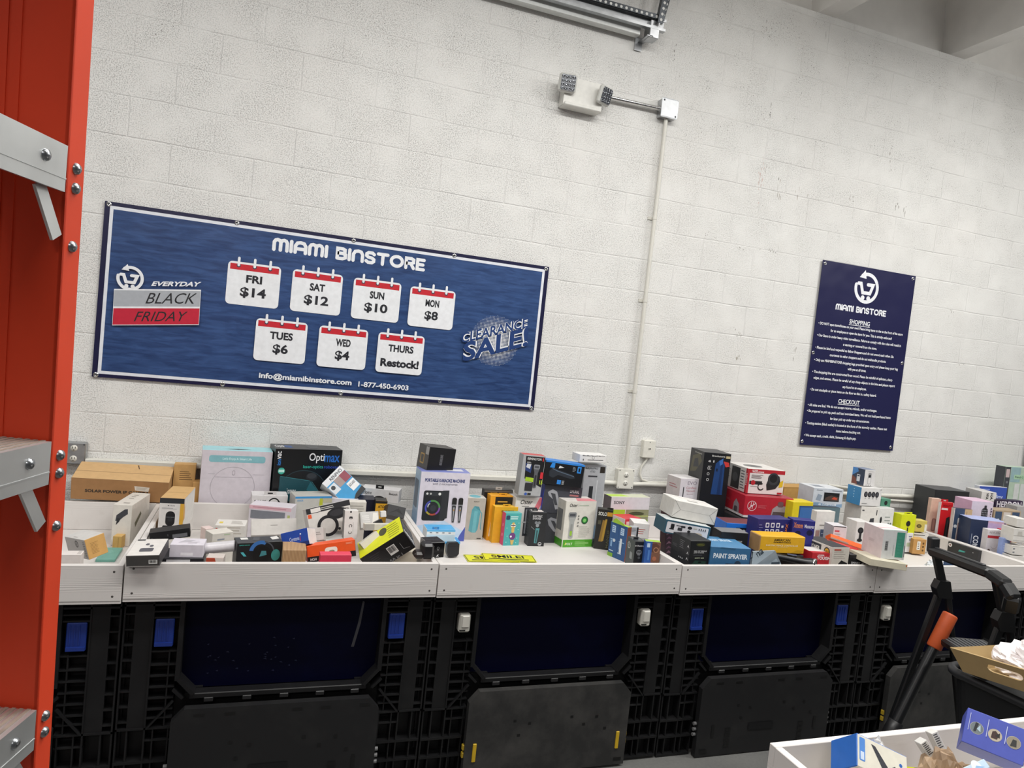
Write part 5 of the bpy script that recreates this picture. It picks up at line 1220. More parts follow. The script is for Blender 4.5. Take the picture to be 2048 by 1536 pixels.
f = a.F; f.RR(.04, .80, .28, .93, .006, '24405c'); f.Z(.32, .80, .92, .92, 2, 'd5ecec', .5); f.RR(.44, .40, .62, .72, .008, 'cfae62'); f.O(.53, .60, .14, 'cfae62'); f.O(.44, .62, .08, 'ecebe6'); f.O(.62, .62, .08, 'ecebe6'); f.R(.38, .61, .68, .64, '4a4450'); f.O(.53, .30, .20, '6a3a78'); f.O(.44, .29, .06, 'e6e6ea'); f.P([(.42, .18), (.66, .18), (.60, .04), (.48, .04)], 'cfae62')
for u, v in ((.14, .55), (.2, .3), (.85, .5), (.82, .24), (.86, .7), (.16, .12), (.78, .1)): f.O(u, v, .035, '8fd0cc')
a.L.Z(.4, .2, .6, .8, 2, 'e9a9c4', .3); a.done()
a = I('osterback', 'hair_clipper_box', 'white clipper box with a pink corner stripe under the silver shaver pack', 'd8d3cf', group=g2, cols={'T': 'cfcac6'})
f = a.F; f.X('Oster', .18, .85, .62, .95, '1b1b1d', .015, .25); f.R(.24, .80, .5, .81, '4a4a4c'); f.P([(.62, .66), (.78, .66), (1, .92), (1, 1), (.86, 1)], 'd9727c'); f.R(.35, .15, .8, .78, '3a3a40'); f.RR(.40, .2, .55, .74, .006, '8f9096'); f.R(.3, .44, .7, .47, 'b9b9bc'); a.done()
a = I('limuralB', 'hair_clipper_box', 'lower of two stacked charcoal clipper boxes with silver clippers', '33353b', group=g2)
f = a.F; f.R(0, .985, 1, 1, '1b1c20'); f.P([(.12, .78), (.2, .86), (.36, .8), (.5, .5), (.46, .3), (.3, .4), (.16, .6)], '8d8f95'); f.P([(.2, .76), (.3, .74), (.4, .5), (.34, .46)], '3b3d42'); a.done()
a = I('limuralA', 'hair_clipper_box', 'upper of two stacked charcoal clipper boxes with silver clippers', '3a3c44', group=g2, cols={'L': '2b3fa8'})
f = a.F; f.X('LIMURAL', .68, .78, .92, .88, 'd5d5d8', .01); f.R(.68, .66, .92, .72, 'a06a6a'); f.P([(.10, .74), (.22, .86), (.34, .78), (.42, .5), (.5, .2), (.36, .14), (.26, .5), (.14, .62)], '9a9ca2'); f.P([(.18, .72), (.3, .7), (.4, .3), (.33, .3)], '3f4147'); a.done()
a = I('razor', 'shaver_box', 'black shaver box with a bright blue top, on the two charcoal clipper boxes', '0f1116', group=g2, cols={'T': '2f7fd0'})
f = a.F; f.R(0, .93, 1, 1, '2f7fd0'); f.P([(.12, .55), (.2, .74), (.34, .66), (.74, .52), (.8, .4), (.7, .34), (.36, .44), (.24, .3), (.14, .36)], '2b3038'); f.K([(.2, .68), (.34, .6), (.76, .46)], .002, '5a6a7c'); f.P([(.12, .72), (.24, .72), (.24, .92), (.16, .92)], '2f86d8'); f.R(.82, .62, .92, .9, '2f86d8'); f.R(.85, .68, .89, .84, '0f1116'); f.P([(.34, .72), (.48, .78), (.36, .84)], 'd9dbde'); f.R(.36, .06, .46, .24, '2f7fd0'); f.Z(.48, .06, .54, .24, 4, 'c9cbce', .4); f.Z(.7, .66, .78, .88, 4, '8a929c', .4); a.done()
a = I('remington', 'shaver_box', 'silver and black shaver pack standing on the white clipper box', 'a8aaac', group=g2, cols={'T': 'c24848', 'L': '9a9c9e'})
f = a.F; f.P([(.18, .42), (.98, .22), (.98, .97), (.12, .97)], '17181b'); f.X('REMINGTON', .20, .88, .82, .94, 'e6e6e6', .01); f.R(.88, .87, .93, .95, 'c8323a'); f.Z(.2, .80, .42, .84, 2, 'c9c9cb', .4); f.P([(.16, .62), (.42, .56), (.44, .74), (.16, .80)], '2c3f74'); f.P([(.18, .70), (.36, .66), (.40, .78), (.22, .79)], 'c9cdd4'); f.P([(.22, .36), (.62, .34), (.62, .44), (.22, .46)], 'a4c832'); shaver(f, .66, .2, .16, .58, '5b5d62', '2d2e32', '84868c'); f.R(.86, .44, .99, .60, 'c8323a'); f.X('15', .86, .30, 1.0, .40, 'b9d43a', .03); f.R(.24, .12, .58, .32, '2b2c30'); f.O(.32, .04, .06, '3a5aa8'); f.R(.4, .02, .55, .07, '2b2c30'); a.done()
a = I('babyliss', 'hair_trimmer_box', 'tall silver grey trimmer box at the right end of the shaver row', 'a9acb0', group=g2)
f = a.F; f.X('BaBylissPRO', .04, .935, .62, .965, '2b2c30', .02); f.X('VITED', .26, .90, .5, .925, '55575c', .01); f.R(.2, .84, .62, .86, '3a3c40'); f.R(.30, .45, .48, .72, '2b2d31'); f.R(.72, .90, .95, .98, '2b2520'); f.R(.62, .3, .66, .8, 'c9ccd0'); f.R(0, .0, 1, .2, '8aa4bc'); a.done()
a = I('babytop', 'flat_iron_box', 'flat white box lying on top of the tall silver trimmer box', 'dedddb', group=g2, cols={'T': 'e6e5e3'})
f = a.F; f.X('BaBylissPRO', .10, .76, .92, .94, '2b2c30', .02); f.G(.5, .62, .05, .01, '6a6c70'); f.R(.3, .28, .88, .36, '3a3c40'); f.R(.12, .2, .15, .44, '3a3c40'); a.done()
a = I('volt', 'hair_clipper_box', 'large white clipper box with a bright green band along its foot', 'd6d3ca', group=g2, cols={'L': 'c2bfb6', 'T': 'd9d4ce'})
f = a.F; f.R(.03, .01, .99, .17, '4c9a28'); f.X('VOLT', .11, .055, .34, .105, 'e8f0d8', .02); f.P([(.09, .05), (.13, .15), (.115, .1), (.15, .1)], 'e8e24a'); f.Z(.42, .04, .9, .15, 4, '9ccc7c', .35); f.X('Oster', .13, .875, .38, .945, '1b1b1d', .012, .25); f.R(.41, .88, .415, .94, '8a8a88'); f.Z(.44, .89, .9, .92, 1, 'a9b8a4', .5)
shaver(f, .25, .20, .15, .56, 'a4a6a4', '8d8f8c', '7d7f80'); f.R(.215, .26, .285, .36, '8fb83a'); f.O(.66, .59, .11, '23452a'); f.O(.66, .59, .085, '2f7f3a'); f.O(.655, .585, .05, '7fc26a'); f.Z(.5, .22, .86, .48, 6, 'a3a59c', .18)
for v in (.68, .62, .54, .47): f.O(.45, v, .022, '6a6c68')
a.T.P([(.36, 0), (1, 0), (1, .5), (.5, .6)], 'd98a90'); a.L.R(.3, .35, .8, .8, '6f7070'); a.L.R(.0, .02, 1, .17, '3f8a22'); a.done()
a = I('shaver', 'shaver_box', 'slim black box printed ELECTRIC SHAVER with a hang tab', '1d1f22', group=g2, cols={'L': '2b2d31', 'T': '3f4145'})
f = a.F; f.X('ELECTRIC', .14, .86, .72, .92, 'c5c5c8', .02); f.X('SHAVER', .14, .79, .66, .85, 'c5c5c8', .02); f.O(.38, .70, .09, '777b80'); f.O(.56, .70, .09, '777b80'); f.O(.47, .62, .1, '8d9196'); f.P([(.36, .1), (.52, .1), (.62, .54), (.38, .54)], '4f8f92'); f.P([(.42, .12), (.5, .12), (.54, .48), (.44, .48)], '2f4f54'); f.K([(.1, .58), (.3, .5)], .001, '9a9ca0'); f.O(.72, .08, .11, 'c9c9cb'); f.O(.72, .08, .08, '1d1f22'); f.R(.66, .06, .78, .08, 'c9c9cb')
a.T.R(.15, .2, .85, .8, 'cfccc8'); a.L.Z(.2, .3, .8, .8, 6, '55585c', .2); a.tab('2c2e31', .035, .012, .35, .03, hole='8a8c90').done()
a = I('solo', 'game_controller_pack', 'black and amber pack standing right of the big green banded clipper box', '1b1a16', group=g2)
f = a.F; f.X('SOLO', .08, .84, .62, .93, 'd9d9d4', .025); f.R(.64, .84, .98, .94, 'b98a2a'); f.P([(.25, .2), (.5, .2), (.6, .72), (.4, .74)], '8a6a2c'); f.P([(.42, .22), (.56, .22), (.68, .76), (.56, .76)], 'a9862f'); f.R(.1, .62, .3, .72, '4a4838'); f.X('MANUF', .74, .06, .9, .5, '55543c', .01, rot=90); a.tab('2a2924', .035, .012, .8, hole='0c0c0c').done()
a = I('pouch', 'black_pouch', 'dull black pouch on the tray floor by the black and amber pack', '242426', cat='pouch', group=g2, bev=.012); a.done()
a = I('philips', 'trimmer_box', 'wide blue double pack with a lime green hang tab near the divider', '2c5488', group=g2, cols={'R': '8a4a34', 'T': 'a4c83a'})
f = a.F; f.R(.5, .0, .515, 1, '1d3c68')
for x in (0, .5):
    f.R(x + .12, .72, x + .32, .92, 'b9cfe4'); f.Z(x + .14, .74, x + .3, .9, 3, '4a74a8', .4); f.R(x + .08, .5, x + .38, .53, '8fb2d4'); f.R(x + .1, .3, x + .2, .48, '7fa4cc'); f.Z(x + .06, .16, x + .36, .22, 1, 'c9d8ea', .4)
f.O(.3, .5, .07, 'c9d4de'); f.RR(.64, .2, .76, .62, .004, 'd5dde4'); f.R(0, 0, .3, .12, '7fae3a'); a.R.RR(.2, .1, .9, .7, .01, 'a8644a')
b = MB(); b.prism([(-.048, 0), (.048, 0), (.04, .012), (.01, .02), (-.02, .03), (-.04, .018)], (0, -.02, a.h), (1, 0, 0), (0, -.15, 1), (0, 1, 0), .0015, mat('a4cc3a', .4)); a.kids.append(('hang_tab', b)); a.done()
a = I('printer', 'photo_printer_box', 'white printer box with lime green squares below the duplex outlet', 'd3ced2', group=g2, cols={'L': '6a5f62', 'T': 'c9ccb4'})
f = a.F; f.X('SONY', .07, .83, .35, .905, '2b2a2e', .02); f.R(.03, .36, .38, .70, '9cc83a'); f.R(.40, .36, 1, .70, '8a8a6a'); f.O(.68, .60, .2, '4a4a30', ry=.05); f.R(.40, .53, 1, .56, 'a9b06a'); f.R(.42, .36, 1, .46, '77983a'); a.T.P([(0, .2), (.5, .2), (.4, .8), (0, .8)], 'b4d84a'); a.done()
a = I('redbox', 'small_box', 'small white box with a red top in front of the lime green printer box', 'd8c9c6', group=g2, cols={'F': 'c93440', 'T': 'cc3a46'}); a.F.R(.1, .7, .3, .9, 'e9c4c4'); a.F.R(0, 0, 1, .55, 'd9d2cf'); a.done()
a = I('whitepink', 'small_box', 'small white and pink box right of the silver sided black box', 'd9d6d4', group=g2, cols={'R': 'd99a9a', 'T': 'e6e4e2'}); a.F.Z(.2, .62, .8, .84, 3, 'b0453f', .3); a.F.R(.1, .4, .9, .5, 'a9a7a6'); a.done()
a = I('silverblk', 'small_box', 'silver and black box standing behind the black radio box', 'b9bcc2', group=g2, cols={'R': '1f2024'}); a.F.R(.78, 0, 1, 1, '26272c'); a.F.Z(.12, .55, .7, .88, 4, '6d7076', .4); a.done()
a = I('skull', 'bicycle_horn_box', 'small black box with a hang tab close to the front plank', '161719', group=g2, cols={'L': '44494a'}, vis=(195, 102))
f = a.F; f.O(.1, .80, .05, 'd9d9d9'); f.X('Retro', .25, .77, .85, .84, 'd9d9d9', .02); f.O(.45, .50, .26, '77797c', ry=.12); f.O(.36, .52, .07, '161719'); f.O(.55, .52, .07, '161719'); f.R(.34, .36, .58, .42, '77797c'); f.O(.5, .25, .12, '4d4f52')
f = a.L; f.G(.3, .66, .17, .03, 'd3d6d4'); f.K([(.3, .56), (.3, .74)], .0012, 'd3d6d4'); f.K([(.3, .62), (.22, .70)], .0012, 'd3d6d4'); f.RR(.5, .1, .8, .42, .006, '8a8f90'); a.T.R(.1, .2, .9, .8, '5a5e60'); a.tab('2a2b2d', .028, .014, .3, .03).done()
a = I('blueshave', 'trimmer_box', 'small blue pack with a brown side next to the divider plank', '2b569c', group=g2, cols={'R': '7a4a38', 'T': '9cc042'}, vis=(200, 145))
f = a.F; f.R(.44, 0, 1, 1, '74503f'); f.R(.1, .72, .3, .92, 'b9cfe4'); f.P([(.44, .5), (.7, .5), (.95, .8), (.7, .95), (.44, .9)], '5a3a2c'); f.G(.72, .62, .18, .05, 'a87a5c'); f.O(.66, .2, .14, 'a0644a'); f.RR(.2, .1, .32, .6, .003, '4a78b8'); a.done()
def smile(nm, label, loc, rz, dz):
    e = MB(); w, l = .28, .115; e.box(-w / 2, w / 2, -l / 2, l / 2, 0, .0012, mat('d6d634', .45))
    f = Face(e, (-w / 2, -l / 2, .0012), (w, 0, 0), (0, l, 0), (0, 0, 1), .0003); f.RR(.012, .04, .988, .96, .006, '1b1b16'); f.RR(.024, .075, .976, .925, .005, 'd6d634')
    f.X('SMILE!', .17, .40, .80, .82, '1b1b16', .03); f.Z(.1, .14, .9, .32, 1, '1b1b16', .6)
    return tag(e.build(nm, None, loc, (0, 0, rz)), label, 'sign', 'yellow SMILE signs')
smile('smile_sign', 'yellow SMILE sign lying on top of the other, fully readable', (2.052, -.692, .8745), R(-8), 0)
smile('smile_sign', 'yellow SMILE sign mostly hidden under the other one', (1.955, -.700, .8722), R(-3), 0)

# ---------------------------------------------------------------- fourth tray
g3 = 'boxes in the fourth tray'
a = I('leaning', 'patterned_box', 'long purple black patterned box leaning over the divider planks', '2a1f28', group=g3, cols={'F': '3a2a33'})
f = a.F
for k in range(9): f.P([(.1, .05 + k * .1), (.5, .12 + k * .1), (.9, .06 + k * .1), (.5, .07 + k * .1)], '6a4a5c' if k % 2 else '8a6878')
f.R(.2, .86, .8, .97, '8a2430'); a.done()
a = I('jump', 'jump_starter_box', 'long black box with olive print at the front left corner of the tray', '15171a', group=g3, cols={'L': '26282c'}, vis=(215, 197))
f = a.F; f.O(.5, .85, .22, '3a3d22', ry=.07); f.Z(.36, .82, .66, .88, 2, '6a6a2c', .4); f.X('250A 12V VEHICLE', .20, .575, .82, .625, 'c9cbcc', .02); f.X('JUMP STARTER', .20, .505, .70, .555, 'c9cbcc', .02); f.Z(.2, .43, .8, .46, 1, '55585c'); f.X('SAFETY 4000', .28, .31, .72, .35, 'c9d4b4', .02); f.P([(.1, .04), (.8, .04), (.86, .2), (.3, .24)], '1f3a30'); f.P([(.45, .14), (.62, .14), (.6, .2), (.48, .2)], '07090a')
f = a.L; f.R(.40, .08, .41, .95, '3c3f44'); f.Z(.45, .55, .72, .9, 5, '8a8d92', .2); f.Z(.08, .5, .34, .62, 3, '6a6d72', .2)
for v in (.68, .42, .2): f.P([(.84, v), (.9, v + .05), (.96, v), (.9, v + .12)], 'c9cbce')
for u in (.46, .55, .64): f.R(u, .16, u + .05, .21, 'c9cbce')
a.done()
a = I('spray', 'paint_sprayer_box', 'blue carton printed PAINT SPRAYER at the front of the tray', '35668e', group=g3, cols={'T': '4a80aa', 'F': '34648c'}, vis=(175, 390))
a.F.X('PAINT SPRAYER', .08, .42, .93, .68, 'd9e2ea', .035); a.F.P([(.22, .94), (.6, .88), (.62, .98), (.25, 1)], '2b5678'); a.F.R(.4, .02, .8, .18, '28405a'); a.F.O(.7, .16, .08, '24384c'); a.T.X('PAINT SPRAYER', .25, .55, .8, .75, 'cfe0ee', .02); a.done()
a = I('toolbox', 'tool_kit_box', 'teal edged white box picturing small tools, on the long black box', '2c5264', group=g3, cols={'T': 'c4c9c9', 'R': '5a7a8a'})
f = a.F; f.RR(.03, .10, .955, .88, .006, 'cfcfd4'); f.RR(.12, .42, .20, .76, .004, '1c1e22'); f.R(.10, .34, .2, .42, '24262a'); f.R(.24, .66, .38, .72, '2a2c30'); f.RR(.34, .60, .44, .74, .004, '24262a'); f.O(.54, .68, .05, '1c1e22', ry=.11); f.R(.62, .66, .7, .74, 'b9b6a8'); f.RR(.28, .36, .38, .58, .003, '33363b')
for k in range(4): f.R(.74 + .045 * k, .60, .758 + .045 * k, .74 + .03 * (k % 2), '2a2c30')
f.O(.53, .42, .035, '24262a', ry=.08); f.O(.53, .26, .055, '24262a', ry=.07)
for k in range(3): f.R(.68, .20 + .08 * k, .86 - .02 * k, .235 + .08 * k, 'c2a468')
a.done()
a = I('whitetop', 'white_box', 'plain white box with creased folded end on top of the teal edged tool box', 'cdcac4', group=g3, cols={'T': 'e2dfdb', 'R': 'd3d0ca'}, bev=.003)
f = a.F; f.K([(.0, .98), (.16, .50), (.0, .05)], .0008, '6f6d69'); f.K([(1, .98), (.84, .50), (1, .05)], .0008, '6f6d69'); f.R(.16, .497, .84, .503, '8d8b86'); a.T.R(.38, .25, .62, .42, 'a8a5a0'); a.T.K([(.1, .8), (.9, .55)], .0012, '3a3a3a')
for v in (.16, .34, .52, .70): a.R.R(.12, v, .26, v + .08, '6a6864'); a.R.R(.62, v + .06, .74, v + .14, '6a6864')
a.done()
a = I('brookstone', 'vacuum_box', 'tall black box with a blue machine printed on it, against the wall', '14161a', group=g3, cols={'L': '2b2b2c', 'T': '3c3c3e'}, vis=(440, 262))
f = a.F; f.X('Brookstone', .30, .92, .78, .955, 'd0d0cc', .02); f.R(.82, .90, .98, .95, 'b9ac84'); f.X('4', .17, .80, .27, .845, 'd6d6d6', .02); f.X('1', .36, .80, .40, .845, 'd6d6d6', .02)
f.P([(.40, .14), (.46, .78), (.60, .86), (.80, .8), (.82, .14)], '1c3f74'); f.P([(.62, .14), (.66, .8), (.74, .78), (.74, .14)], '14305c'); f.P([(.58, .84), (.72, .90), (.72, .78), (.62, .74)], '3a6ab0'); f.P([(.74, .84), (.94, .82), (.98, .74), (.84, .72)], 'c23a36'); f.R(.5, .62, .56, .68, '0d1c34'); f.Z(.18, .64, .34, .74, 3, 'a9a9a9', .3)
for v in (.68, .56, .44): f.O(.22, v, .05, 'b0b0b0'); f.O(.22, v, .03, '14161a')
a.L.P([(.1, .5), (.5, .55), (.9, .8), (.7, .95), (.2, .85)], '54503c'); a.L.P([(.3, .62), (.7, .66), (.6, .84), (.36, .8)], '2c2e34'); a.L.X('Brookstone', .35, .93, .85, .96, 'b9b9b4', .01); a.done()
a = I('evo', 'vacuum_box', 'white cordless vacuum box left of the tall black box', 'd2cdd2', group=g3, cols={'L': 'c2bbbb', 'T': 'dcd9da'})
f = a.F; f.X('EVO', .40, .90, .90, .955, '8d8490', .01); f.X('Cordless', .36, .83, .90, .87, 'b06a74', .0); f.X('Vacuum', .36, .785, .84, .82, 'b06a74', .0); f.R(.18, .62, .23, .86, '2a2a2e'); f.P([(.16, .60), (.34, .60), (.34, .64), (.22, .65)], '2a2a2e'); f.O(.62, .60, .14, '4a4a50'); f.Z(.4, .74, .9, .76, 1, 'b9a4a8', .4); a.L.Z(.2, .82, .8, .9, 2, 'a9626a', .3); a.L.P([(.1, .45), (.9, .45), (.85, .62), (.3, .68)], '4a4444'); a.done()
a = I('hoover', 'vacuum_box', 'large red vacuum carton with a ringed H emblem, lying on its side', 'b01e30', group=g3, cols={'T': '9c2434'})
for f, sc in ((a.F, 1), (a.L, .85)):
    f.R(0, 0, 1, .10, 'd3cdcd')
f = a.F; r = .095; f.G(.155, .55, r, .012, 'd9b9bc'); f.X('H', .115, .40, .185, .72, 'e2cdd0', .01, .3); f.K([(.09, .42), (.23, .68)], .002, 'e2cdd0'); f.Z(.28, .46, .5, .62, 3, 'd0707a', .25); f.P([(.56, .12), (.92, .12), (.9, .5), (.84, .62), (.66, .62), (.58, .46)], '9a9094'); f.P([(.58, .1), (.9, .1), (.88, .34), (.6, .34)], '55484c'); f.RR(.68, .56, .8, .82, .012, '6a4a50'); f.R(.54, .08, .96, .14, '2a2a2c')
f = a.L; f.G(.2, .62, .085, .012, 'd9b9bc'); f.X('H', .16, .50, .22, .74, 'e2cdd0', .01, .3); f.Z(.38, .5, .62, .6, 2, 'd0707a', .3); f.P([(.66, .1), (.86, .1), (.84, .5), (.74, .7), (.68, .5)], '8a8084'); f.RR(.7, .1, .8, .36, .01, '4a4044'); a.done()
a = I('tough', 'tire_inflator_box', 'red and white box picturing a black inflator, on the large red vacuum carton', 'dcd6d4', group=g3, cols={'T': 'd9d6d2', 'L': 'c9c6c2'})
f = a.F; f.R(0, .84, 1, 1, 'b02430'); f.R(0, 0, .05, 1, 'b02430'); f.X('HYPER', .10, .93, .26, .965, 'e9e2e2', .02); f.X('TOUGH', .10, .86, .42, .92, 'e9e2e2', .03); f.Z(.1, .62, .44, .78, 4, '6a5a5a', .45); f.R(.06, .38, .4, .52, '2a2426'); f.O(.16, .45, .06, 'b02430'); f.P([(.55, .16), (.78, .24), (.9, .5), (.86, .76), (.74, .84), (.58, .72), (.52, .4)], '23242a'); f.O(.70, .64, .15, '33353b'); f.O(.70, .66, .10, '191a1e'); f.P([(.86, .3), (.97, .34), (.97, .62), (.88, .52)], 'd8b52a'); f.G(.38, .30, .09, .025, '191a1e', 60, 330); f.R(.84, .03, .97, .1, 'b02430'); f.Z(.1, .28, .34, .33, 1, 'a9a4a4', .4)
f = a.L; f.R(.28, .04, .66, .92, '2b2c2e'); f.Z(.7, .1, .9, .9, 7, '55555a', .35); f.R(.92, 0, 1, 1, 'b02430'); f.X('TOUGH', .93, .3, .985, .8, 'e9d9d9', .02, rot=90); f.Z(.04, .4, .24, .8, 4, '8a8a88', .3); f.O(.46, .5, .12, '4a4b4e'); a.T.O(.42, .5, .24, '6a6a6a', ry=.2); a.done()
a = I('tanbox', 'cardboard_box', 'plain tan carton at the wall behind the red inflator box', 'b58c4c', group=g3, rough=.65); a.F.P([(.38, .62), (.6, .62), (.58, .70), (.36, .68)], '2a2214'); a.F.Z(.86, .74, .93, .9, 3, '5a4424', .4); a.F.R(0, .985, 1, .99, '8a6a38'); a.done()
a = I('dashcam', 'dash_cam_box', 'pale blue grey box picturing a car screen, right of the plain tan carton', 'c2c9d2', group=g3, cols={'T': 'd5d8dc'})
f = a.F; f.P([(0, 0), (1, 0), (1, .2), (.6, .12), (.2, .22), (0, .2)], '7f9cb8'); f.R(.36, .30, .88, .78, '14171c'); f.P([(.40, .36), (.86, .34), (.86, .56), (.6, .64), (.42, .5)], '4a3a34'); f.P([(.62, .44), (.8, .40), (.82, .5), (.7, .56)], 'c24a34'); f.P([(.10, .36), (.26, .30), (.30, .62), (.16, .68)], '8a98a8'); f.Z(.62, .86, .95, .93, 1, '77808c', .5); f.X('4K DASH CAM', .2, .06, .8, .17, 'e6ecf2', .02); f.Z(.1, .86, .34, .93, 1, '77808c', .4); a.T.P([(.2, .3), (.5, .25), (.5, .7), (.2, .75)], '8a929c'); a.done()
a = I('darkunder', 'dark_box', 'dark box with a teal side under the pale blue grey screen box', '24282c', group=g3, cols={'F': '3c4a50'}); a.F.R(0, .5, 1, 1, '5a7078'); a.F.P([(.75, .3), (.95, .3), (.98, .62), (.8, .6)], '0f1012'); a.done()
a = I('yellowpic', 'projector_box', 'bright yellow box with a blue city picture panel', 'd9c41e', group=g3)
f = a.F; f.R(.32, .0, 1, .93, '2a4c7c'); f.R(.38, .4, 1, .9, '3a6aa8')
for k in range(7): f.R(.42 + .08 * k, .3, .47 + .08 * k, .5 + .05 * ((k * 3) % 5), 'a9c4dc')
a.done()
a = I('whitemid', 'white_box', 'plain white upright box in front of the yellow city picture box', 'd8d5d0', group=g3); a.F.Z(.22, .70, .9, .74, 1, '8d8a86', .6); a.F.R(.30, .46, .95, .64, '4a5674'); a.F.Z(.36, .54, .9, .58, 1, 'a9b4cc', .4); a.F.R(.05, .46, .26, .62, 'a98a84'); a.done()
a = I('hart', 'tool_box', 'bright blue carton half buried behind the grey topped black box', '1f6fd0', group=g3, cols={'T': '6a3a40'})
f = a.F; f.R(.3, .66, .72, .9, '10131a'); f.X('HART', .32, .69, .70, .86, 'e6e9ee', .035); f.P([(.08, .8), (.16, .72), (.2, .76), (.12, .86)], 'd9dde4'); f.R(.9, .76, .98, .86, 'd9dde4'); f.Z(.3, .4, .9, .5, 1, '9cc0ee', .4); a.done()
a = I('therapy', 'massager_box', 'grey topped black box behind the blue PAINT SPRAYER carton', '17181b', group=g3, cols={'T': '77797c'})
a.F.X('PORTABLE PRECISION THERAPY', .10, .77, .80, .82, 'b9bbbe', .02); a.F.Z(.1, .58, .85, .72, 3, '55585c', .25); a.done()
a = I('farm', 'fence_controller_box', 'battered yellow electric fence controller box above the flashlight', 'd9a51c', group=g3, cols={'L': 'a8845a'}, rough=.6, bev=.004)
f = a.F; f.X('AMERICAN', .30, .70, .66, .86, '2a2014', .02); f.X('FARMWORKS', .30, .61, .68, .68, '2a2014', .03); f.X('ELECTRIC FENCE CONTROLLER', .14, .42, .85, .51, 'f0e4bc', .015); f.Z(.38, .34, .66, .38, 1, 'e6cc7c', .5); f.P([(.02, .02), (.2, .04), (.3, .14), (.1, .2)], 'c0901c'); f.P([(.7, .05), (.9, .03), (.98, .2), (.85, .24)], 'c4961c'); a.done()
a = I('xmasA', 'massager_box', 'navy box with six white icons above the battered yellow box', '23246a', group=g3)
f = a.F
for u in (.24, .40, .56):
    for v in (.72, .84): f.RR(u, v, u + .11, v + .09, .004, 'd5d5e6'); f.RR(u + .025, v + .02, u + .085, v + .07, .002, '23246a')
f.X('Xmore', .85, .58, .93, .92, 'd9763a', .02, rot=-90); f.Z(.72, .6, .8, .92, 3, 'c9c9dc', .4); f.Z(.04, .58, .16, .92, 7, '8a8ac0', .2); a.done()
a = I('xmasB', 'massager_box', 'navy massager box with an orange name, right beside the panel of icons', '2a2b78', group=g3)
f = a.F; f.X('Xmore', .06, .85, .46, .95, 'd9864a', .02); f.X('Massager', .54, .84, .98, .93, 'd5d5e6', .02); f.O(.80, .78, .14, '16173c', ry=.05); f.O(.28, .76, .12, '16173c', ry=.04); f.G(.5, .62, .1, .012, 'c9c9dc'); f.Z(.1, .56, .4, .64, 3, 'a9a9d0', .25); f.R(.42, .55, .58, .6, 'c9c9dc'); a.done()
a = I('redtough', 'tire_inflator_box', 'small red box at the front plank right of the flashlight', 'b8242e', group=g3, cols={'T': 'd9d4d0'})
f = a.F; f.X('HYPER', .28, .90, .62, .945, 'e9dede', .03); f.X('TOUGH', .26, .78, .92, .885, 'f0e8e8', .035); f.R(0, 0, 1, .62, 'c9bcb8'); f.Z(.2, .4, .8, .56, 3, 'a9443f', .4); a.T.R(0, 0, 1, .25, 'b8242e'); a.done()
a = I('blackweb', 'headset_box', 'long cream and white box with a black headset picture near the front plank', 'c2bdb4', group=g3, cols={'L': 'd0ccc4', 'T': '3a3a3c'})
f = a.F; f.Z(.1, .70, .8, .94, 5, '8d8780', .3); f.R(.1, .92, .5, .96, 'b04a3c'); f.P([(.4, .56), (.58, .66), (.95, .58), (.9, .44), (.6, .46)], '1a1a1c')
f = a.L; f.R(0, .70, .62, .96, '3c3c3e'); f.X('BLACKWEB', .05, .78, .56, .9, 'e0ddd6', .02); f.O(.82, .84, .10, '24221c', ry=.11); f.O(.82, .84, .07, 'd0a52c', ry=.08); f.X('4.3', .77, .81, .87, .87, '1c1c1c', .02); a.done()
a = I('smallblack', 'black_box', 'small black box at the front plank left of the pinkish teal box', '19191b', group=g3, cols={'T': '333336'}); a.F.X('SMART', .12, .71, .66, .77, 'cfcfd0', .02); a.F.X('MINI', .12, .65, .5, .695, 'cfcfd0', .02); a.F.RR(.72, .66, .88, .76, .004, 'd0d0d0'); a.F.Z(.2, .84, .8, .94, 3, '44444a', .2); a.T.P([(.3, .3), (.7, .35), (.65, .7), (.3, .65)], '1f1f22'); a.done()
a = I('orangestrip', 'orange_box', 'long bright orange carton lying askew behind the headset box', 'e85c1e', group=g3, cols={'T': 'e85c1e', 'F': 'ea6424'}); a.F.R(0, 0, .5, .3, '8a7a72'); a.done()
a = I('redflat', 'flat_box', 'flat red box lying under the long orange carton', 'd23a38', group=g3); a.F.P([(.05, .3), (.3, .4), (.2, .9), (.05, .8)], '3a2a2a'); a.F.P([(.5, .2), (.6, .3), (.55, .6), (.48, .5)], 'e6d4d0'); a.done()
a = I('smallwhitebox', 'white_box', 'small white box with red print behind the long orange carton', 'd5d2d6', group=g3, cols={'L': 'a9a7ad'}); a.F.R(.1, .86, .45, .90, 'c24a58'); a.F.Z(.1, .7, .6, .84, 3, '8d8b92', .3); a.F.R(0, .98, .9, 1, '3a3a3e'); a.done()
a = I('stackbase', 'camera_box', 'white box with a dark phone pictured, bottom of the camera box stack', 'd6d3cd', group='white camera boxes by the wall', cols={'L': 'c9c7c3'})
a.F.P([(.45, .46), (.62, .42), (.8, .5), (.76, .76), (.55, .74)], '33343a'); a.F.P([(.3, .44), (.5, .4), (.5, .5), (.36, .56)], '4a4b50'); a.F.R(.06, .9, .18, .93, '4a4a4c'); a.F.R(.85, .82, .9, .94, '4a4a4c'); a.done()
a = I('camwhite', 'camera_box', 'white box with a round black camera, left behind the pinkish teal box', 'd8d5d2', group='white camera boxes by the wall'); f = a.F; f.O(.36, .80, .22, '1c1c1f'); f.O(.36, .80, .12, '2c2c30'); f.R(.28, .6, .46, .74, '232326'); f.O(.36, .58, .2, '1c1c1f', ry=.04); f.O(.92, .74, .16, '2a2024'); a.done()
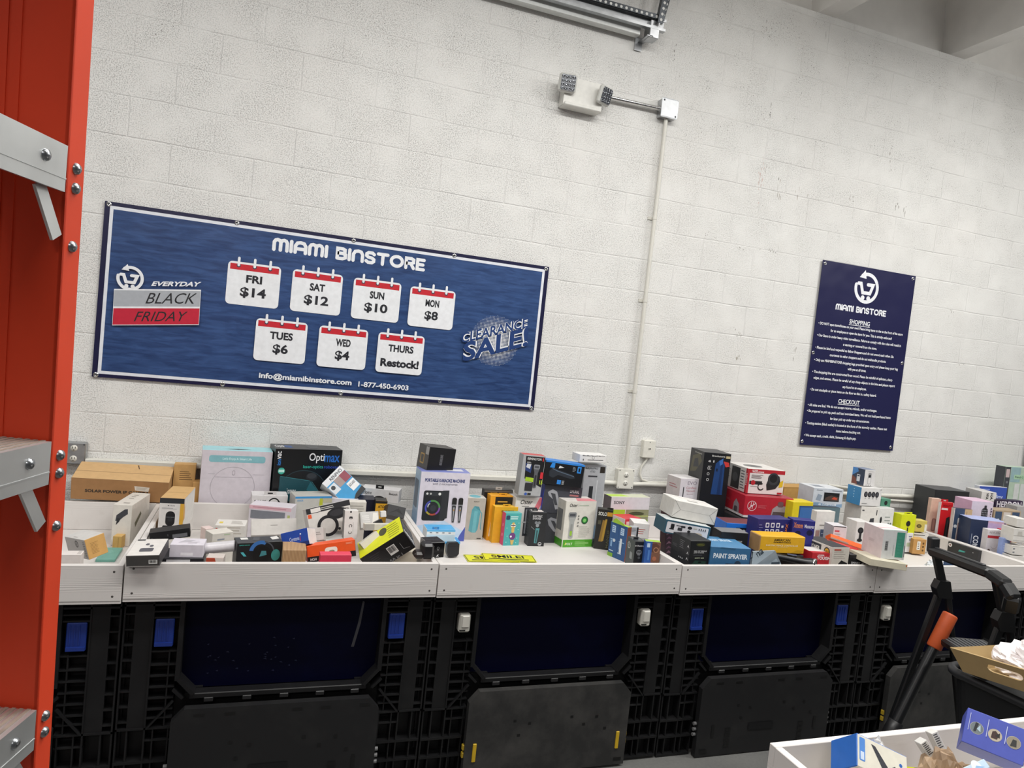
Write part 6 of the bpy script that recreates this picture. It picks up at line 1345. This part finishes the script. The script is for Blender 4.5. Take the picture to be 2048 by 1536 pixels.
a = I('bigteal', 'camera_box', 'largest white box, pinkish side and teal label, overhanging the tray seam', 'c4c6c6', group=g3, cols={'L': 'd3c6c8', 'T': 'd9d6d6'})
f = a.F; f.R(.58, .08, .92, .94, '3f8672'); f.Z(.66, .2, .84, .82, 6, '4c9480', .2); f.X('SKILLED', .47, .12, .51, .5, '9aa09e', .01, rot=90); f.R(.12, .3, .24, .62, '77797a'); f.Z(.13, .32, .23, .6, 4, '3a3a3c', .4); f.R(.95, .1, .98, .5, '6a6c6c'); a.L.Z(.3, .46, .7, .56, 3, 'b0a2a4', .25); a.T.R(.0, .3, 1, .36, 'd9a4ac'); a.T.R(.0, .0, 1, .03, '7fb0a2'); a.done()
a = I('cream', 'flat_box', 'flat cream box on the front rim under the largest white box', 'cbc5b0', group=g3); a.T.O(.93, .35, .03, 'd9764a'); a.F.R(.96, .6, .99, .9, 'c9703f'); a.done()
a = I('bluecams', 'camera_box', 'white box with a blue side and four black cameras, middle of the stack', 'd5d4d2', group='white camera boxes by the wall', cols={'L': '3f86b8'})
f = a.F
for k in range(4): f.O(.24 + .18 * k, .64, .088, '1c1d20', ry=.16); f.O(.25 + .18 * k, .64, .05, '4a4c52', ry=.10); f.R(.20 + .18 * k, .40, .27 + .18 * k, .44, '9a9a9a')
f.Z(.08, .1, .4, .18, 1, '8a8a8a', .4); f.O(.94, .92, .02, '6a6a6a')
for v in (.4, .55, .7, .84): a.L.O(.5, v, .03, 'b9d8ea')
a.done()
a = I('topcam', 'camera_box', 'small white box with a dark photo side, top of the camera box stack', 'd5d3d2', group='white camera boxes by the wall', cols={'L': '2c3a50', 'T': '8a94a8'})
f = a.F; f.RR(.34, .12, .64, .80, .008, '8f8f90'); f.RR(.37, .14, .61, .50, .006, 'd9d7d6'); f.O(.49, .60, .10, '1c1c1f'); f.Z(.3, .86, .8, .9, 1, '9a9a9a', .4)
for u in (.24, .44, .64): f.O(u, .05, .03, '3a3a3c')
f = a.L; f.P([(0, .5), (.5, .8), (.4, 1), (0, 1)], '4a86c4'); f.R(.4, .2, .66, .62, 'cfd4da'); f.R(.44, .5, .62, .58, '2a3a50'); f.P([(0, 0), (.5, 0), (.3, .4), (0, .5)], '7a4a40'); a.done()
a = I('greencube', 'camera_box', 'little green box with a black lens right of the four camera box', '4f8a72', group='white camera boxes by the wall'); a.F.O(.5, .5, .17, '17181a', ry=.28); a.F.O(.5, .5, .08, '2b2c30'); a.done()
a = I('whitecam2', 'camera_box', 'white box with a teal base band under the little green box', 'd6d6d3', group='white camera boxes by the wall', cols={'R': 'cfcfcd'}); f = a.F; f.O(.2, .72, .07, '1c1c1f', ry=.08); f.R(0, .44, 1, .52, '6aa4a8'); f.Z(.44, .6, .9, .84, 3, '8d9490', .3); f.O(.7, .64, .05, '5a6a64'); f.O(.86, .64, .05, '5a6a64'); a.R.R(.3, .6, .7, .72, '2b2c30'); a.done()
# black carton under the yellow box, and the plank-height packs that carry the upper boxes
def plain(name, label, x0, x1, y0, y1, z0, z1, c, group):
    b = MB(); b.box(x0, x1, y0, y1, z0, z1, mat(c, .5), .002); o = b.build(name); tag(o, label, 'box', group); return o
plain('black_box', 'dull black carton under the battered yellow fence controller box', 3.34, 3.61, -1.085, -.99, .868, 1.015, '141416', g3)
plain('dark_box', 'dark filler carton, coloured for the shaded gap below the large red vacuum carton', 3.62, 3.97, -.60, -.26, .868, 1.07, '1f1f22', g3)  # filler under the upper carton, its dark grey stands for shade in the gap
# flashlight
e = empty('flashlight', 'black flashlight with a shiny ringed lens lying before the battered yellow box', 'flashlight', (3.545, -1.135, 1.012), (0, 0, R(-32)), g3)
b = MB(); b.tube([(-.13, 0, -.004), (.02, 0, -.01), (.045, 0, -.012), (.07, 0, -.012)], .02, mat('15161a', .35), 20, radii=[.017, .019, .026, .026]); b.build('body', e)
b = MB(); b.lathe((.068, 0, -.012), [(.027, 0), (.029, .006), (.026, .010), (.018, .006), (.008, .001), (0, .001)], M_CHROME, 22, (1, -.5, 0)); b.build('lens_ring', e)
b = MB(); b.box(-.07, -.02, -.01, .01, .014, .019, mat('24365c', .4), .002); b.build('switch', e)
b = MB(); b.add([(0, 0, 0), (.155, .02, -.0), (.23, .05, -.08), (.20, .02, -.085), (-.01, -.01, -.085)], [(0, 4, 3, 2, 1)], mat('93a0aa', .35)); b.add([(0, .012, 0), (.155, .032, -.0), (.23, .062, -.08), (.20, .032, -.085), (-.01, .002, -.085)], [(0, 1, 2, 3, 4)], mat('93a0aa', .35))
b.add([(0, 0, 0), (.155, .02, 0), (.155, .032, 0), (0, .012, 0)], [(0, 1, 2, 3)], mat('93a0aa', .35)); b.add([(.155, .02, 0), (.23, .05, -.08), (.23, .062, -.08), (.155, .032, 0)], [(0, 1, 2, 3)], mat('93a0aa', .35))
f = Face(b, (0, -.002, -.085), (.155, .02, 0), (0, 0, .085), (0.13, -.99, 0), .002); a_ = R(35)
g = Face(b, f.o + Vector((.0, 0, .0)) , Vector((.82, .10, .57)) * .14, Vector((-.57, -.0, .82)) * .055, (0.13, -.99, 0), .0025); g.X('ama', .12, .42, .75, .95, '23303c', .01); f.R(.86, .02, 1.25, .3, '3c4854')
tag(b.build('mailer_bag', None, (3.205, -1.17, 1.062)), 'grey plastic mailer with large slanting letters right of the PAINT SPRAYER carton', 'mailer', g3)

# ---------------------------------------------------------------- fifth tray
g4 = 'boxes in the fifth tray'
a = I('lime', 'drill_box', 'lime yellow box with a black drill on it, past the camera boxes', 'cdd41a', group=g4); f = a.F; f.RR(.34, .05, .62, .34, .006, '1c1c18'); f.P([(.42, .3), (.56, .3), (.54, .66), (.46, .66)], '2a2a20'); f.O(.5, .76, .15, '1c1c18'); f.R(.4, .1, .58, .18, '8a7a2a'); a.tab('cdd41a', .07, .018, .45, hole='6a6c10').done()
a = I('tanyellow', 'small_box', 'dull yellow box with an oval badge next to the lime drill box', 'c6b45a', group=g4, cols={'R': 'cfccc0', 'T': 'd2c26a'}); a.F.O(.38, .52, .2, '3a341c', ry=.16); a.F.O(.38, .52, .15, '77682c', ry=.10); a.F.R(.82, .05, 1, .7, 'd9d6ca'); a.done()
a = I('kraftcube', 'kraft_box', 'small kraft cube with a white label on the empty part of the tray floor', 'b5884e', group=g4, cols={'L': 'a87c44', 'T': 'c49a5e'}, rough=.65); a.F.RR(.3, .28, .55, .86, .004, 'e0dcd2'); a.F.Z(.36, .34, .5, .8, 4, '3a3632', .4)
for v in (.2, .45, .68): a.F.R(.72, v, .84, v + .12, '5a4020')
a.done()
a = I('whitepic', 'white_box', 'narrow white box with small pictures behind the kraft cube', 'd3d3d6', group=g4); a.F.R(.3, .80, .8, .84, '4a5a8a'); a.F.R(.4, .6, .8, .72, '8a929a'); a.F.R(.1, .3, .9, .5, 'a9b49a'); a.done()
a = I('whitesm', 'white_box', 'white box with small black lettering behind the kraft cube top', 'd6d4cf', group=g4); a.F.Z(.1, .86, .9, .93, 1, '4a4a4a', .6); a.done()
a = I('blacklabel', 'black_box', 'flat black box with a white round sticker leaning on the right divider', '27272a', group=g4); a.F.O(.08, .84, .06, 'd9d6d2'); a.F.O(.08, .84, .03, '8a6a6a'); a.F.P([(.36, .62), (.56, .66), (.6, .72), (.4, .74)], '3f9a90'); a.F.R(.82, .78, .84, .82, 'cfcfcf'); a.done()
a = I('bluesm', 'small_box', 'small navy box at the front plank under the stool handle', '2a4468', group=g4); a.done()
crumpled('plastic_bag', 'clear white plastic bag on the empty part of the fifth tray floor', 'plastic bag', (4.88, -.86, .872), (.075, .055, .045), mat('cfd3d6', .25), 6, 22, .4)

# ---------------------------------------------------------------- sixth tray
g5 = 'boxes in the sixth tray'
a = I('bigblack', 'black_box', 'big charcoal carton at the back, left of the hair tool boxes', '2b2c2e', group=g5, cols={'L': '303234', 'T': '3a3b3e'}); a.F.R(.0, .0, .02, 1, '232426'); a.T.R(.5, 0, .51, 1, '202123'); a.done()
a = I('pinktall', 'hair_tool_box', 'tall peach pink box, first behind the divider', 'cfae9c', group=g5, cols={'T': 'd9bcac'}); a.F.RR(.3, .34, .75, .6, .012, '8a6a62'); a.F.RR(.42, .36, .64, .58, .006, 'a88478'); a.done()
a = I('redflatiron', 'flat_iron_box', 'tall red box with a black hair straightener pictured', 'c01a22', group=g5, cols={'T': 'cf3a3c', 'L': 'd9d4d2'})
f = a.F; f.R(0, 0, .04, 1, 'd9d4d2'); f.R(.96, 0, 1, 1, 'd9d4d2'); f.R(.1, .84, .6, .88, 'd9c2c0'); f.X('BEAUTY', .2, .91, .9, .95, '8a1218', .02); f.P([(.5, .2), (.82, .2), (.86, .6), (.8, .72), (.56, .68)], '1f1c1d'); f.P([(.62, .22), (.7, .22), (.74, .64), (.66, .64)], '3a3637'); a.tab('b9202a', .05, .02, .3, hole='d9d4d2').done()
a = I('navyiron', 'flat_iron_box', 'navy and tan box with a pale straightener pictured', '33435c', group=g5, cols={'R': 'b5966a', 'T': '1c2638', 'L': 'c4bab4'})
f = a.F; f.R(.60, 0, 1, 1, 'b99c72'); f.R(0, 0, .05, 1, 'd0c4bc'); f.RR(.26, .1, .36, .80, .006, 'c9c4c0'); f.RR(.40, .08, .50, .80, .006, 'd6d2ce'); f.RR(.29, .14, .33, .7, .003, '8a6a64'); f.O(.17, .62, .09, 'c9ccd2'); f.R(.7, .3, .72, .95, '8a704c'); a.done()
a = I('pinkbrush', 'hair_brush_box', 'lilac pink box with a round black hair brush pictured', 'cfc4d2', group=g5, cols={'T': 'd4b4ca', 'L': 'd0a9c2'})
f = a.F; f.RR(.48, .60, .78, .88, .02, '2a2a2e')
for i in range(4):
    for j in range(6): f.R(.51 + .065 * i, .62 + .041 * j, .545 + .065 * i, .645 + .041 * j, '8a8a92')
f.R(.58, .87, .68, .93, '2a2a2e'); f.Z(.88, .5, .96, .9, 8, '4a3a4c', .5); a.done()
a = I('navycon', 'hair_dryer_box', 'large navy and pink box with white lettering sideways', '24304c', group=g5, cols={'R': 'c9a4b4', 'T': 'a4aed6'})
f = a.F; f.R(.48, .0, 1, 1, 'c2a4b8'); f.R(.48, .72, 1, .95, 'b9a4cc'); f.R(.93, .0, .96, 1, '2a3350'); f.X('CON', .12, .34, .27, .62, 'dde0e8', .02, rot=-90); f.Z(.06, .36, .08, .62, 1, '8d95a8', .9); a.done()
a = I('revlon', 'hair_dryer_box', 'white hair dryer box with a red band just behind the divider', 'cdc8cc', group=g5, cols={'T': 'd6d2d4'}); f = a.F; f.X('REVLON', .12, .90, .80, .955, '8d8486', .02); f.R(.02, .78, .98, .85, 'b02a34'); f.G(.5, .6, .22, .03, 'a9a4aa', 200, 380); f.O(.2, .45, .1, '4a3430'); f.R(.3, .3, .8, .5, 'bdb9be'); a.done()
a = I('redrev', 'hair_tool_box', 'small dark red box right of the red banded white box', 'a42430', group=g5, cols={'T': 'c9343c'}); a.F.P([(.2, .7), (.7, .72), (.9, .9), (.3, .9)], '4a1a20'); a.done()
a = I('bluepaper', 'slim_box', 'slim periwinkle blue box by the stack of white jar boxes', '8a9ccf', group=g5); a.F.Z(.2, .55, .8, .9, 5, 'a9b6dc', .4); a.done()
for k, lb in (('stack1', 'white carton with a blue end, bottom of the near right stack'), ('stack2', 'white carton second from the bottom of the near right stack'), ('stack3', 'tall white carton third up in the near right stack'), ('stack4', 'plain white carton topping the near right stack')):
    a = I(k, 'white_box', lb, 'd5d2cd', group='stack of white cartons at the right edge')
    if k == 'stack1': a.F.R(.32, .0, 1, .62, '3470b4'); a.F.O(.48, .4, .1, 'd9e2ea'); a.F.Z(.03, .1, .24, .95, 5, '6a6c72', .4)
    elif k == 'stack2': a.F.R(0, .94, 1, 1, 'b0aca4'); a.F.Z(.03, .1, .2, .9, 2, '77797e', .4)
    elif k == 'stack3': a.F.R(0, .45, 1, .48, '8d8a84'); a.F.P([(.3, .5), (.7, .5), (.65, .8), (.35, .8)], 'bdb9b2'); a.F.R(0, .1, 1, .12, '9a9690')
    a.done()
a = I('wabox', 'hair_tool_box', 'white box lettered sideways at the back of the sixth tray', 'd5d2d0', group=g5, cols={'T': 'c9c6c4', 'L': 'bdbab8'}); a.F.X('HA', .60, .18, .78, .9, '1f1e20', .03, rot=-90); a.F.X('WA', .30, .18, .48, .9, '1f1e20', .03, rot=-90); a.done()
a = I('mirror', 'mirror_box', 'blue mirror box behind the white lettered box', '3c55ac', group=g5, cols={'L': 'c9ccd4', 'T': 'd5d6da'}, vis=(140, 265)); a.F.X('Mirror', .58, .32, .88, .58, 'd0d8f0', .01); a.F.Z(.1, .78, .4, .9, 1, '8fa0dc', .4); a.done()
a = I('tallgreen', 'shelf_box', 'tall pale green box with a dark spine at the far right', 'b0c4b0', group=g5, cols={'L': '3a3d42'})
f = a.F; f.R(0, 0, .2, 1, '44474c'); f.R(.03, .86, .17, .97, 'c9b4b4'); f.R(.22, .80, .6, 1, '93b0b4'); f.R(.36, .84, 1, .9, 'a9ccac'); f.X('French 3 P', .40, .855, .8, .885, '3a5a44', .02); f.R(.42, .3, .62, .78, 'cfd2d0'); f.R(.66, .3, .95, .78, 'cfd2d0'); f.R(.45, .2, 1, .26, '8a5a8a')
for v in (.78, .7, .62, .54, .46): f.R(.06, v, .14, v + .03, '77797e')
a.done()
a = I('nerdon', 'cosmetics_box', 'dark purple box with white serif capitals at the right', '33283f', group=g5); a.F.X('HERDON', .03, .12, .95, .86, 'e0dbe2', .02); a.done()
a = I('tanrow', 'gift_set_box', 'tan box with two navy window panels at the right', 'a8957c', group=g5); f = a.F; f.R(.05, .72, .30, .97, '3a4c66'); f.R(.36, .70, .62, .96, 'c9c2bc'); f.R(.68, .72, .96, .97, '3a4c66'); f.O(.18, .77, .05, 'c9ccd2'); f.O(.48, .78, .09, '8a7a74', ry=.03); f.O(.82, .77, .05, 'c9ccd2'); a.done()
a = I('silverR', 'silver_box', 'silver grey box at the right behind the tan window box', 'a3a1a0', group=g5); a.done()

# ---------------------------------------------------------------- near tray, bottom right corner
g6 = 'things in the near tray'
a = I('bw', 'tool_box', 'white box with a blue end and dark tool print, tipped up in the near tray', 'd8d4c6', group=g6, cols={'L': '1f62b8', 'T': '2a6cc4'}, bev=.002)
f = a.F; f.RR(.05, .22, .16, .92, .003, '4f84cc'); f.R(.07, .26, .14, .5, 'c4d2e6'); f.P([(.28, .86), (.36, .84), (.62, .34), (.74, .5), (.78, .46), (.66, .06), (.56, .08)], '3a3b42'); f.O(.86, .62, .03, '2f62b0'); f.O(.88, .3, .03, '2f62b0'); a.done()
a = I('purple', 'kitchen_tool_box', 'violet blue box with three round photos at the bottom right edge', '4350a8', group=g6, cols={'F': '4552ac'})
f = a.F
for k, u in enumerate((.20, .50, .80)):
    f.O(u, .52, .115, 'a9a69e'); f.O(u, .52, .108, ('6a7478', 'b5aa98', '8d8474')[k])
f.P([(.15, .42), (.19, .42), (.22, .66), (.17, .68)], '1c2026'); f.P([(.20, .5), (.27, .44), (.25, .64)], 'a9c0cc'); f.P([(.44, .42), (.54, .42), (.56, .56), (.50, .64), (.45, .6)], '3a2420'); f.P([(.5, .5), (.58, .48), (.57, .62)], '1c1a1a'); f.P([(.75, .4), (.85, .42), (.84, .6), (.78, .6)], '2a2a2a')
for u in (.06, .36, .66): f.Z(u, .25, u + .012, .8, 1, 'b9c0e2', .9)
a.done()
for k, lb in (('smallA', 'left one of two slim white lettered boxes beside the brown paper'), ('smallB', 'right one of two slim white lettered boxes beside the brown paper')):
    a = I(k, 'slim_box', lb, 'cfcdc8', group=g6); a.R.Z(.1, .4, .9, .95, 6, '6a6a6c', .4); a.F.Z(.15, .3, .85, .95, 7, '4a4a4c', .5); a.done()
a = I('lightblue', 'blue_box', 'pale blue printed box tipped up at the bottom right edge', 'b5cbe0', group=g6); a.F.O(.5, .5, .2, 'd9e4ee'); a.F.P([(.2, .1), (.8, .3), (.5, .7)], '8fb2d6'); a.done()
crumpled('brown_paper', 'crumpled brown wrapping paper in the near tray', 'wrapping paper', (2.475, -2.90, .872), (.085, .10, .17), crumple((.30, .20, .12, 1), (.46, .33, .21, 1), 7), 11, 30, .55)
crumpled('white_film', 'crumpled white plastic film behind the blue ended box in the near tray', 'plastic film', (2.38, -2.76, .872), (.07, .06, .135), crumple((.50, .49, .47, 1), (.74, .73, .71, 1), 9), 5, 26, .55)
b = MB(); b.box(-.03, .03, -.014, .014, 0, .0025, mat('d8d838', .5)); tag(b.build('yellow_label', None, (2.395, -2.83, 1.0), (R(60), 0, R(-20))), 'little bright yellow label slip among the film in the near tray', 'label', g6)
# white roll standing on the floor at the bottom of the photo
b = MB(); b.lathe((0, 0, 0), [(.026, 0), (.030, .004), (.030, .06), (.026, .064), (.022, .062), (.021, .01), (0, .008)], mat('d6d3cc', .5), 24)
tag(b.build('tape_roll', None, (2.63, -1.36, 0)), 'white roll standing on the concrete floor at the bottom edge', 'roll')
